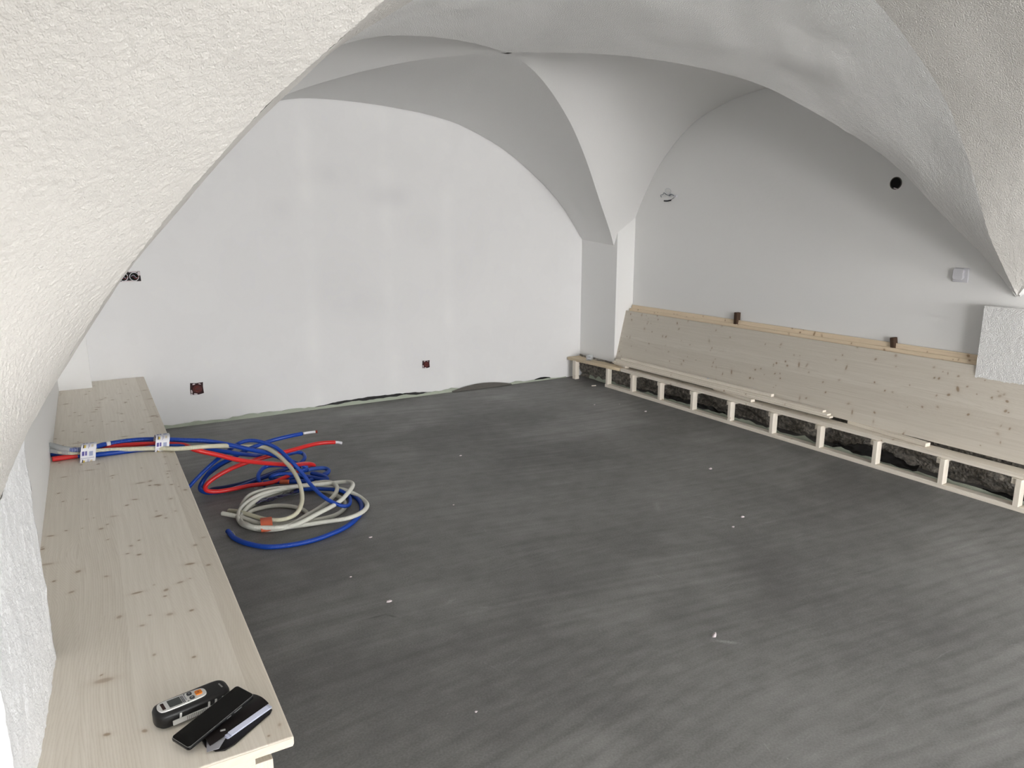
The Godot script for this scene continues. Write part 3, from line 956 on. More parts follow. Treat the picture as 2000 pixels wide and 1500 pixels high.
func build_right_bench():
	# raw masonry under the bench, rough and dark
	var rows := []
	var n1 := noise(5.0, 4, FastNoiseLite.TYPE_SIMPLEX_SMOOTH, 41)
	var n2 := noise(2.2, 3, FastNoiseLite.TYPE_SIMPLEX_SMOOTH, 43)
	for j in 25:
		var row := []
		for i in 301:
			var z := lerpf(-6.2, -1.0, i / 300.0)
			var y := lerpf(-0.05, 0.24, j / 24.0)
			var x := 4.655 - 0.135 * (1.0 - smoothstep(-5.75, -5.2, z))
			x += n1.get_noise_3d(0, y * 2.0, z) * 0.035 + n2.get_noise_3d(5, y * 4.0, z) * 0.03
			x += 0.05 * (1.0 - smoothstep(0.02, 0.09, y + n2.get_noise_2d(z, 3.0) * 0.09))
			row.append(Vector3(x, y, z))
		rows.append(row)
	struct("masonry_base", sheet(rows, true), M.stone, "rough dark grey masonry behind the posts of the right bench")
	# black membrane sagging in front of the masonry
	for span in [[-4.9, -4.2, 0.05, "sagging between the second and fourth posts"], [-3.18, -2.55, 0.075, "darkest sheet beside the end of the stacked slats"], [-2.15, -1.1, 0.06, "nearest sheet at the right edge of the picture"]]:
		rows = []
		for j in 9:
			var row := []
			for i in 41:
				var f := i / 40.0
				var z := lerpf(span[0], span[1], f)
				var top: float = span[2] * (0.35 + 0.75 * sin(PI * f)) + n2.get_noise_1d(z * 4.0) * 0.03
				row.append(Vector3(4.575 + 0.035 * j / 8.0 + n1.get_noise_2d(z * 2.0, j * 0.1) * 0.012, maxf(0.006, top * j / 8.0), z))
			rows.append(row)
		tag(obj("membrane_or_gap_sheet", thick(rows, 0.002), M.membrane), "black waterproofing membrane under the right bench, " + span[3], "membrane", "black membrane under the right bench")
	# green edge strip along the screed
	rows = []
	var back := []
	for j in 5:
		var row := []
		for i in 161:
			var z := lerpf(-6.05, -1.05, i / 160.0)
			var top := 0.026 + n2.get_noise_1d(z * 3.0) * 0.025 + 0.035 * exp(-pow((z + 5.95) / 0.22, 2.0))
			row.append(Vector3(4.545 + 0.012 * j / 4.0 + n2.get_noise_1d(z * 2.0 + 50.0) * 0.02, maxf(0.012, top) * j / 4.0, z))
		rows.append(row)
	tag(obj("edge_strip", thick(rows, 0.006), M.foam), "wavy grey-green foam edge strip behind the posts of the right bench", "edge strip")
	# timber frame
	var t = thing("low_bench", "low unfinished spruce bench frame along the right wall, on many short posts", "bench")
	bar("bottom_rail", Vector3(4.463, 0.0152, -5.64), Vector3(4.478, 0.0152, -1.0), 0.060, 0.030, M.wood, t)
	bar("top_beam", Vector3(4.508, 0.2045, -5.43), Vector3(4.511, 0.2045, -1.0), 0.110, 0.030, M.wood, t)
	for z in [-5.612, -5.235, -4.852, -4.44, -4.02, -3.60, -3.185, -2.755, -2.315, -1.89, -1.45]:
		bar("post", Vector3(4.457, 0.031, z), Vector3(4.457, 0.189, z), 0.052, 0.03, M.wood, t, 0.002)
		if z > -5.5:
			bar("joist", Vector3(4.445, 0.171, z - 0.0295), Vector3(4.62, 0.171, z - 0.0295), 0.028, 0.034, M.wood, t, 0.002)
	bar("post", Vector3(4.405, 0.002, -6.095), Vector3(4.405, 0.196, -6.095), 0.05, 0.05, M.wood, t, 0.002)
	var st := begin()
	plate(st, PackedVector2Array([Vector2(4.372, -6.205), Vector2(4.54, -6.205), Vector2(4.54, -5.655), Vector2(4.60, -5.64), Vector2(4.60, -5.47), Vector2(4.452, -5.44), Vector2(4.432, -5.6)]), 0.03, 0.003, Transform3D(Basis(Vector3.RIGHT, Vector3(0, 0, 1), Vector3.DOWN), Vector3(0, 0.2045, 0)))
	obj("corner_board", done(st), M.wood_plain, t)
	# battens that lie on the beam and carry the boards
	var g := "loose battens on the right bench's beam"
	var bt = bar("batten", Vector3(4.512, 0.2315, -5.40), Vector3(4.55, 0.2315, -5.62), 0.045, 0.022, M.wood, self)
	tag(bt, "short pale batten on the beam beside the corner, nearest the column", "batten", g)
	bt = bar("batten", Vector3(4.482, 0.2315, -3.83), Vector3(4.555, 0.2315, -4.30), 0.04, 0.022, M.wood, self)
	tag(bt, "pale batten on the beam under the end of the shortest slat", "batten", g)
	bt = bar("batten", Vector3(4.508, 0.2325, -2.455), Vector3(4.575, 0.2325, -3.05), 0.046, 0.024, M.wood, self)
	tag(bt, "slanting pale batten on the beam, its bright end under the leaning panel", "batten", g)
	# slats stacked in front of the leaning panel
	g = "slats stacked on the right bench"
	var sl = bar("slat", Vector3(4.508, 0.2508, -3.15), Vector3(4.508, 0.2508, -5.60), 0.040, 0.0135, M.wood, self, 0.0015)
	tag(sl, "lowest of three long pale slats whose white ends lie stacked", "slat", g)
	sl = bar("slat", Vector3(4.511, 0.2646, -3.172), Vector3(4.511, 0.2646, -5.58), 0.040, 0.0135, M.wood, self, 0.0015)
	tag(sl, "middle of three long pale slats whose white ends lie stacked", "slat", g)
	sl = bar("slat", Vector3(4.516, 0.2794, -3.215), Vector3(4.516, 0.2794, -5.56), 0.038, 0.0155, M.wood, self, 0.0015)
	tag(sl, "uppermost of three long pale slats whose white ends lie stacked", "slat", g)
	sl = bar("slat", Vector3(4.528, 0.2985, -3.685), Vector3(4.528, 0.2985, -5.50), 0.034, 0.022, M.wood, self, 0.0015)
	tag(sl, "shorter pale slat lying on top of the three stacked slats", "slat", g)

# a sheet of points given thickness along its normal (both faces and rim)
func thick(rows: Array, d: float) -> ArrayMesh:
	var st := begin()
	var nr := rows.size()
	var nc: int = rows[0].size()
	var other := []
	for j in nr:
		var row := []
		for i in nc:
			var du: Vector3 = rows[j][mini(i + 1, nc - 1)] - rows[j][maxi(i - 1, 0)]
			var dv: Vector3 = rows[mini(j + 1, nr - 1)][i] - rows[maxi(j - 1, 0)][i]
			row.append(rows[j][i] + du.cross(dv).normalized() * d)
		other.append(row)
	sheet_into(st, rows, false)
	sheet_into(st, other, true)
	var rim_a := []
	var rim_b := []
	for i in nc:
		rim_a.append(rows[0][i])
		rim_b.append(other[0][i])
	for j in range(1, nr):
		rim_a.append(rows[j][nc - 1])
		rim_b.append(other[j][nc - 1])
	for i in range(nc - 2, -1, -1):
		rim_a.append(rows[nr - 1][i])
		rim_b.append(other[nr - 1][i])
	for j in range(nr - 2, -1, -1):
		rim_a.append(rows[j][0])
		rim_b.append(other[j][0])
	sheet_into(st, [rim_a, rim_b], true)
	return done(st)

func build_leaning_boards():
	# three wide boards lean against the right wall, each behind the other
	var tilt := -atan2(0.120, 0.505)
	var up := Vector3(sin(-tilt), cos(tilt), 0)
	var away := Vector3(cos(tilt), -sin(-tilt), 0)
	var foot := Vector3(4.556, 0.2432, 0)
	for k in 3:
		var hgt: float = [0.519, 0.55, 0.584][k]
		var thk: float = [0.024, 0.018, 0.014][k]
		var back: float = [0.0, 0.031, 0.0495][k]
		var lift: float = [0.0, 0.0, 0.002][k]
		var z0: float = [-5.66, -5.635, -5.63][k]
		var c := foot + away * (back + thk / 2) + up * (hgt / 2 + lift)
		var st := begin()
		rbox(st, Transform3D(Basis(Vector3(0, 0, 1), tilt), Vector3(c.x, c.y, (z0 - 1.2) / 2)), Vector3(thk, hgt, -1.2 - z0), 0.003, Vector2(0.02 + 0.1 * k, 0.0), Vector2(1 / 0.56, 1 / 4.1) if k == 0 else Vector2(-1 / 0.56, 1 / 4.1))
		var o = obj("wide_board", done(st), M.panel_wood if k == 0 else M.panel_wood_warm)
		tag(o, ["wide knotty spruce panel leaning in front on the right bench", "second board of the leaning stack, its darker edge just above the panel", "rearmost board of the leaning stack, its pale top edge against the right wall"][k], "board", "wide boards leaning on the right wall")
	# dark timber stubs that stick out of the wall behind the boards
	var w = bar("wood_stub", Vector3(4.7375, 0.865, -4.275), Vector3(4.7375, 0.74, -4.275), 0.05, 0.032, M.brown, self, 0.003)
	tag(w, "brown wooden stub rising behind the boards, the taller one", "wood stub", "wooden stubs behind the leaning boards")
	w = bar("wood_stub", Vector3(4.7385, 0.838, -2.90), Vector3(4.7385, 0.75, -2.885), 0.05, 0.03, M.brown, self, 0.006)
	tag(w, "splintered brown wooden stub barely showing above the boards near the pier", "wood stub", "wooden stubs behind the leaning boards")
	# a small clear box on the corner board
	var c = thing("clear_box", "small clear plastic box standing on the corner board by the column", "box", Vector3(4.455, 0.2205, -5.93))
	c.rotation.y = 0.5
	for f in [[Vector3(0, 0.002, 0), Vector3(0.062, 0.003, 0.05)], [Vector3(0, 0.028, 0.0245), Vector3(0.062, 0.05, 0.0015)], [Vector3(0, 0.028, -0.0245), Vector3(0.062, 0.05, 0.0015)], [Vector3(0.0305, 0.028, 0), Vector3(0.0015, 0.05, 0.047)], [Vector3(-0.0305, 0.028, 0), Vector3(0.0015, 0.05, 0.047)]]:
		var p = obj("clear_side", box_mesh(f[1], 0.0005), M.clear_plastic, c)
		p.position = f[0]
	var d = obj("dark_residue", box_mesh(Vector3(0.052, 0.004, 0.038), 0.002), M.box_dark, c)
	d.position = Vector3(0.003, 0.0065, 0)
	var lid = obj("white_lid", box_mesh(Vector3(0.05, 0.012, 0.03), 0.004), M.white_plastic, c)
	lid.position = Vector3(-0.002, 0.016, 0)
	lid.rotation = Vector3(0.15, 0, -0.2)
	# white scrap on the slats
	var s = obj("paper_scrap", box_mesh(Vector3(0.022, 0.002, 0.012), 0.0006), M.paper, self)
	s.position = Vector3(4.522, 0.3108, -4.355)
	tag(s, "tiny white scrap lying on the slats in front of the leaning panel", "scrap")

# ---------------------------------------------------------------- conduits
func path(flat: Array) -> Array:
	return v3(flat)

func conduit(called, label, flat: Array, r: float, m, ribbed := true, category := "conduit"):
	var t = thing(called, label, category, Vector3.ZERO, "conduits spilling from the left wall")
	obj("sleeve", pipe_mesh(path(flat), r, ribbed), m, t)
	return t

func build_conduits():
	var b1 = conduit("blue_conduit", "thick ribbed blue conduit on top of the bundle, ending under an orange tape", [-0.190, 0.500, -4.244, -0.121, 0.495, -4.142, -0.055, 0.487, -4.122, 0.013, 0.480, -4.168, 0.048, 0.477, -4.199, 0.180, 0.472, -4.225, 0.290, 0.467, -4.200, 0.371, 0.463, -4.157, 0.444, 0.455, -4.132, 0.521, 0.440, -4.132, 0.643, 0.385, -4.189, 0.767, 0.320, -4.250, 0.884, 0.255, -4.333, 0.978, 0.190, -4.400, 1.074, 0.125, -4.460, 1.140, 0.080, -4.465, 1.113, 0.065, -4.469, 1.195, 0.055, -4.492, 1.265, 0.045, -4.496, 1.280, 0.035, -4.460, 1.233, 0.030, -4.416, 1.179, 0.035, -4.467, 1.204, 0.035, -4.409, 1.234, 0.030, -4.361, 1.229, 0.022, -4.339, 1.134, 0.040, -4.400, 1.019, 0.060, -4.468, 0.938, 0.062, -4.475, 0.924, 0.040, -4.491, 0.985, 0.030, -4.475, 1.081, 0.030, -4.457, 1.162, 0.022, -4.407, 1.122, 0.030, -4.359, 1.058, 0.032, -4.371, 0.971, 0.032, -4.416, 0.874, 0.032, -4.469], 0.0133, M.blue)
	obj("dusty_sleeve", pipe_mesh(path([-0.190, 0.500, -4.244, -0.121, 0.495, -4.142, -0.055, 0.487, -4.122, 0.004, 0.481, -4.159]), 0.0137, true), M.dusty, b1)
	obj("white_marker", pipe_mesh(path([0.053, 0.477, -4.201, 0.072, 0.476, -4.206]), 0.0136, false), M.white_pipe, b1)
	obj("worn_sleeve", pipe_mesh(path([1.149, 0.060, -4.475, 1.194, 0.056, -4.491, 1.265, 0.045, -4.496, 1.280, 0.035, -4.460, 1.233, 0.030, -4.416]), 0.0137, true), M.dusty_blue, b1)
	obj("orange_tape", pipe_mesh(path([1.014, 0.032, -4.393, 0.962, 0.032, -4.421]), 0.0142, false), M.orange_tape, b1)
	for k in 3:
		obj("loose_wire", pipe_mesh(path([0.876, 0.032, -4.468, 0.847, 0.025, -4.472, 0.823, 0.010, -4.468, 0.818, 0.004, -4.435]).map(func(p): return p + Vector3(0.006 * k, 0.003 * k, 0.008 * (k - 1))), 0.0011, false, 0.01, 6), M.wire_white, b1)
	var b2 = conduit("blue_conduit", "smooth blue pipe whose white inner tube sticks out above the tangle", [1.116, 0.320, -4.419, 1.018, 0.320, -4.398, 0.920, 0.310, -4.395, 0.825, 0.300, -4.363, 0.748, 0.280, -4.355, 0.707, 0.240, -4.408, 0.646, 0.200, -4.462, 0.589, 0.150, -4.510, 0.547, 0.100, -4.521, 0.518, 0.060, -4.514, 0.517, 0.040, -4.489, 0.560, 0.025, -4.467, 0.650, 0.020, -4.464, 0.744, 0.020, -4.500, 0.875, 0.020, -4.573, 0.982, 0.035, -4.601, 1.073, 0.050, -4.606, 1.155, 0.060, -4.649, 1.192, 0.075, -4.692, 1.186, 0.090, -4.758, 1.097, 0.120, -4.681, 0.976, 0.170, -4.534, 0.832, 0.235, -4.388, 0.703, 0.310, -4.230, 0.610, 0.355, -4.173, 0.549, 0.385, -4.127, 0.486, 0.410, -4.095, 0.426, 0.435, -4.069, 0.375, 0.449, -4.075, 0.266, 0.448, -4.116, 0.123, 0.448, -4.119, 0.008, 0.449, -4.125, -0.081, 0.450, -4.155, -0.190, 0.452, -4.232], 0.0125, M.blue, false)
	obj("inner_tube", pipe_mesh(path([1.123, 0.320, -4.420, 1.162, 0.321, -4.418, 1.199, 0.322, -4.409]), 0.0078, false), M.white_pipe, b2)
	obj("copper_tip", pipe_mesh(path([1.197, 0.322, -4.409, 1.208, 0.322, -4.407]), 0.0095, false), M.copper, b2)
	conduit("blue_conduit", "thin blue conduit arching over the grey coil and turning in a ring", [0.424, 0.050, -4.476, 0.464, 0.100, -4.453, 0.535, 0.160, -4.464, 0.603, 0.220, -4.446, 0.633, 0.260, -4.393, 0.671, 0.320, -4.307, 0.721, 0.360, -4.273, 0.778, 0.370, -4.257, 0.840, 0.360, -4.214, 0.900, 0.330, -4.169, 0.955, 0.270, -4.085, 1.003, 0.200, -4.031, 1.042, 0.130, -3.963, 1.079, 0.090, -3.867, 1.139, 0.055, -3.811, 1.181, 0.040, -3.808, 1.227, 0.030, -3.879, 1.258, 0.022, -4.024, 1.226, 0.036, -4.085, 1.159, 0.036, -4.146, 1.078, 0.034, -4.202, 1.009, 0.012, -4.263], 0.0115, M.blue)
	var b4 = conduit("blue_conduit", "blue conduit lying in a wide arc round the grey coil, open end towards the bench", [1.079, 0.013, -4.259, 1.150, 0.013, -4.229, 1.210, 0.013, -4.185, 1.257, 0.013, -4.123, 1.295, 0.013, -3.979, 1.279, 0.013, -3.832, 1.218, 0.013, -3.703, 1.107, 0.013, -3.590, 0.972, 0.013, -3.527, 0.856, 0.013, -3.508, 0.704, 0.013, -3.542, 0.618, 0.013, -3.632, 0.567, 0.013, -3.745, 0.552, 0.020, -3.837], 0.0133, M.blue)
	obj("dark_mouth", pipe_mesh(path([0.552, 0.020, -3.829, 0.552, 0.020, -3.838]), 0.0098, false), M.box_dark, b4)
	obj("loose_wire", pipe_mesh(path([0.553, 0.020, -3.828, 0.571, 0.020, -3.825, 0.579, 0.010, -3.799, 0.573, 0.006, -3.774]), 0.0011, false, 0.006, 6), M.wire_white, b4)
	conduit("navy_conduit", "short dark blue loop bending down beside the orange-taped conduit", [1.042, 0.090, -4.526, 0.978, 0.095, -4.564, 0.915, 0.090, -4.584, 0.863, 0.075, -4.528, 0.847, 0.050, -4.482, 0.860, 0.025, -4.459, 0.881, 0.014, -4.453], 0.0125, M.blue, false)
	conduit("navy_conduit", "dark blue pipe in a flat loop underneath the red one", [1.146, 0.040, -4.622, 1.028, 0.030, -4.651, 0.924, 0.014, -4.645, 0.777, 0.013, -4.574, 0.665, 0.013, -4.552, 0.591, 0.013, -4.557, 0.546, 0.013, -4.538, 0.529, 0.030, -4.548, 0.539, 0.060, -4.567, 0.566, 0.090, -4.587, 0.625, 0.130, -4.591, 0.678, 0.170, -4.552, 0.721, 0.200, -4.505], 0.0115, M.navy, false)
	var r1 = conduit("red_conduit", "red pipe looping through the tangle with a white inner end", [-0.187, 0.450, -4.153, -0.126, 0.450, -4.154, -0.059, 0.450, -4.153, 0.010, 0.452, -4.172, 0.081, 0.458, -4.199, 0.176, 0.458, -4.189, 0.284, 0.456, -4.148, 0.364, 0.452, -4.106, 0.412, 0.447, -4.077, 0.456, 0.430, -4.020, 0.559, 0.385, -4.024, 0.670, 0.330, -4.049, 0.794, 0.275, -4.114, 0.942, 0.200, -4.249, 1.046, 0.150, -4.347, 1.143, 0.105, -4.468, 1.202, 0.070, -4.511, 1.170, 0.050, -4.529, 1.055, 0.047, -4.482, 0.906, 0.040, -4.412, 0.781, 0.040, -4.425, 0.653, 0.045, -4.400, 0.570, 0.050, -4.405, 0.533, 0.070, -4.401, 0.538, 0.100, -4.398, 0.601, 0.140, -4.403, 0.676, 0.170, -4.403, 0.748, 0.195, -4.389, 0.847, 0.215, -4.378, 0.943, 0.225, -4.381, 1.046, 0.230, -4.402, 1.193, 0.230, -4.452, 1.263, 0.228, -4.456, 1.329, 0.225, -4.442], 0.0128, M.red, false)
	obj("dusty_sleeve", pipe_mesh(path([-0.187, 0.450, -4.153, -0.126, 0.450, -4.154, -0.059, 0.450, -4.153]), 0.0133, true), M.dusty_red, r1)
	obj("inner_tube", pipe_mesh(path([1.322, 0.225, -4.444, 1.347, 0.223, -4.433, 1.363, 0.220, -4.418]), 0.0085, false), M.white_pipe, r1)
	var g1 = conduit("beige_conduit", "beige ribbed conduit from the wall swooping down to the floor", [-0.192, 0.476, -4.225, -0.123, 0.473, -4.155, -0.046, 0.468, -4.137, 0.033, 0.463, -4.138, 0.170, 0.457, -4.108, 0.277, 0.452, -4.078, 0.355, 0.449, -4.033, 0.405, 0.447, -4.020, 0.456, 0.447, -4.011, 0.570, 0.420, -4.071, 0.660, 0.365, -4.228, 0.737, 0.315, -4.346, 0.815, 0.295, -4.375, 0.872, 0.285, -4.358, 0.910, 0.270, -4.280, 0.943, 0.240, -4.220, 0.977, 0.190, -4.145, 0.988, 0.140, -4.045, 0.983, 0.090, -3.982, 0.950, 0.065, -3.886, 0.891, 0.050, -3.802, 0.818, 0.045, -3.783, 0.747, 0.042, -3.842, 0.694, 0.040, -3.939, 0.648, 0.030, -4.056, 0.611, 0.015, -4.139], 0.0124, M.conduit_beige)
	obj("worn_sleeve", pipe_mesh(path([-0.192, 0.476, -4.225, -0.123, 0.473, -4.155, -0.061, 0.469, -4.141]), 0.0128, true), M.dusty, g1)
	var g2 = conduit("grey_conduit", "pale grey conduit coiled on the floor and bound with orange tape", [0.567, 0.030, -4.078, 0.643, 0.030, -3.971, 0.717, 0.025, -3.842, 0.821, 0.012, -3.807, 0.913, 0.012, -3.807, 0.976, 0.012, -3.866, 0.960, 0.012, -3.980, 0.886, 0.012, -4.071, 0.801, 0.013, -4.095, 0.713, 0.013, -4.068, 0.668, 0.012, -3.988, 0.682, 0.012, -3.890, 0.754, 0.012, -3.809, 0.849, 0.012, -3.781, 0.984, 0.012, -3.765, 1.108, 0.012, -3.778, 1.195, 0.012, -3.873, 1.216, 0.012, -3.997, 1.168, 0.012, -4.179, 1.066, 0.012, -4.282, 0.903, 0.012, -4.274, 0.783, 0.012, -4.205, 0.704, 0.012, -4.110, 0.661, 0.012, -4.009, 0.668, 0.012, -3.877, 0.732, 0.012, -3.785, 0.861, 0.012, -3.740, 1.023, 0.020, -3.695, 1.158, 0.035, -3.651, 1.279, 0.030, -3.750, 1.313, 0.020, -3.917, 1.263, 0.036, -4.057, 1.169, 0.036, -4.176, 1.034, 0.036, -4.278, 0.866, 0.036, -4.239, 0.748, 0.036, -4.147, 0.672, 0.034, -4.031, 0.636, 0.025, -3.937, 0.656, 0.035, -3.807, 0.724, 0.035, -3.745, 0.826, 0.035, -3.706, 0.930, 0.035, -3.778, 1.085, 0.040, -3.897, 1.178, 0.055, -3.992, 1.218, 0.060, -4.108, 1.186, 0.050, -4.231, 1.059, 0.045, -4.248, 0.898, 0.050, -4.239, 0.785, 0.050, -4.201, 0.680, 0.040, -4.100, 0.631, 0.030, -3.979, 0.642, 0.016, -3.883, 0.729, 0.012, -3.770, 0.852, 0.035, -3.698, 1.019, 0.045, -3.776, 1.148, 0.060, -3.838, 1.261, 0.070, -3.968, 1.304, 0.070, -4.057, 1.290, 0.060, -4.137, 1.168, 0.060, -4.170, 0.992, 0.055, -4.235, 0.847, 0.055, -4.262, 0.742, 0.050, -4.226, 0.673, 0.030, -4.124], 0.0126, M.conduit_gray)
	var band := begin()
	var rows := []
	var c := Vector3(0.742, 0.028, -3.802)
	for i in 9:
		var row := []
		var f := i / 8.0 - 0.5
		for k in 33:
			var a := TAU * k / 32.0
			row.append(c + Vector3(f * 0.058 - 0.012 * sin(a), maxf(0.031 * cos(a), -0.024) , sin(a) * 0.066 + f * 0.012))
		rows.append(row)
	sheet_into(band, rows, true)
	obj("orange_tape", done(band), M.orange_tape, g2)
	# fine wires in the middle of the coil
	var fine = thing("loose_wires", "thin violet and grey wires lying loose inside the grey coil", "wires")
	for k in 9:
		var a := Vector3(0.777, 0.006, -4.150)
		var b := Vector3(1.020, 0.006, -4.234)
		var pts := []
		for i in 7:
			var f := i / 6.0
			pts.append(a.lerp(b, f) + Vector3(rng.randf_range(-0.02, 0.02), 0.01 + rng.randf() * 0.02, rng.randf_range(-0.025, 0.025) * (0.4 + f)))
		obj("wire", pipe_mesh(pts, 0.0018, false, 0.01, 6), [M.wire_violet, M.wire_gray, M.wire_dark][k % 3], fine)
	# printed tape straps round the bundle
	for k in 2:
		var cc: Vector3 = [Vector3(-0.031, 0.474, -4.087), Vector3(0.304, 0.466, -4.110)][k]
		var hy: float = [0.05, 0.047][k]
		var hz: float = [0.035, 0.05][k]
		rows = []
		var uvr := []
		for i in 7:
			var row := []
			var uv := []
			var f := i / 6.0 - 0.5
			for n in 33:
				var a := TAU * n / 32.0
				var e := Vector2(signf(sin(a)) * pow(absf(sin(a)), 0.7), signf(cos(a)) * pow(absf(cos(a)), 0.7))
				row.append(cc + Vector3(f * 0.066 + 0.010 * cos(a), maxf(e.y * hy, 0.4362 - cc.y), e.x * hz))
				uv.append(Vector2(n / 32.0 + 0.06, i / 6.0))
			rows.append(row)
			uvr.append(uv)
		var s = obj("tape_strap", sheet(rows, true, uvr), M.tape_print)
		tag(s, ["printed white tape strap round the pipes close to the wall", "printed white tape strap round the pipes near the bench's edge"][k], "tape", "tape straps round the pipe bundle")

# ---------------------------------------------------------------- fittings on the walls
func ring_tube(st: SurfaceTool, c: Vector3, axis: Vector3, r_in: float, r_out: float, depth: float, sides := 28):
	var z := axis.normalized()
	var x := z.cross(Vector3.UP).normalized()
	var y := z.cross(x)
	var rows := []
	for p in [[r_in, 0.0], [r_in, depth], [r_out, depth], [r_out, 0.0]]:
		var row := []
		for k in sides + 1:
			var a := TAU * k / sides
			row.append(c + (x * cos(a) + y * sin(a)) * p[0] + z * p[1])
		rows.append(row)
	sheet_into(st, rows, true)

func disc(st: SurfaceTool, c: Vector3, axis: Vector3, r: float, sides := 28):
	var z := axis.normalized()
	var x := z.cross(Vector3.UP).normalized()
	var y := z.cross(x)
	for k in sides:
		var a := TAU * k / sides
		var b := TAU * (k + 1) / sides
		tri(st, c, c + (x * cos(b) + y * sin(b)) * r, c + (x * cos(a) + y * sin(a)) * r, z)

func junction_box(at: Vector3, s: float, label: String):
	var t = thing("junction_box", label, "junction box", at, "open junction boxes low on the back wall")
	var st := begin()
	plate(st, PackedVector2Array([Vector2(-0.5, -0.47) * s, Vector2(0.1, -0.5) * s, Vector2(0.5, -0.42) * s, Vector2(0.47, 0.1) * s, Vector2(0.5, 0.48) * s, Vector2(0.0, 0.44) * s, Vector2(-0.46, 0.5) * s, Vector2(-0.5, 0.0) * s]), 0.004, 0.001, Transform3D(Basis.IDENTITY, Vector3(0, 0, 0.002)))
	obj("cutout", done(st), M.box_maroon, t)
	st = begin()
	ring_tube(st, Vector3(0.03 * s, -0.02 * s, 0.003), Vector3(0, 0, 1), s * 0.33, s * 0.37, 0.006)
	obj("rim", done(st), M.box_red, t)
	st = begin()
	disc(st, Vector3(0.03 * s, -0.02 * s, 0.0045), Vector3(0, 0, 1), s * 0.335)
	obj("cup", done(st), M.box_red, t)
	for p in [[-0.4, -0.2, 0.13, 0.28, 0.1], [-0.12, -0.42, 0.3, 0.10, -0.2], [-0.2, 0.38, 0.22, 0.1, 0.1], [-0.42, -0.42, 0.16, 0.12, 0.5], [0.24, 0.36, 0.2, 0.07, -0.3]]:
		st = begin()
		plate(st, PackedVector2Array([Vector2(-0.5, -0.35), Vector2(0.1, -0.5), Vector2(0.5, -0.1), Vector2(0.3, 0.45), Vector2(-0.3, 0.5)]), 0.006, 0.0015, Transform3D(Basis(Vector3(0, 0, 1), p[4]).scaled(Vector3(1, 1, 1)) * Basis.from_scale(Vector3(p[2] * s, p[3] * s, 1)), Vector3(p[0] * s, p[1] * s, 0.004)))
		obj("plaster_chip", done(st), M.plaster_chip, t)
	for k in 2:
		var pts := []
		for i in 6:
			var a := PI * (0.15 + 0.28 * i) + k
			pts.append(Vector3(0.03 * s + cos(a) * s * 0.2, -0.02 * s + sin(a) * s * (0.2 - 0.05 * k), 0.006 + 0.0015 * i))
		obj("wire", pipe_mesh(pts, 0.0016, false, 0.01, 6), M.copper, t)

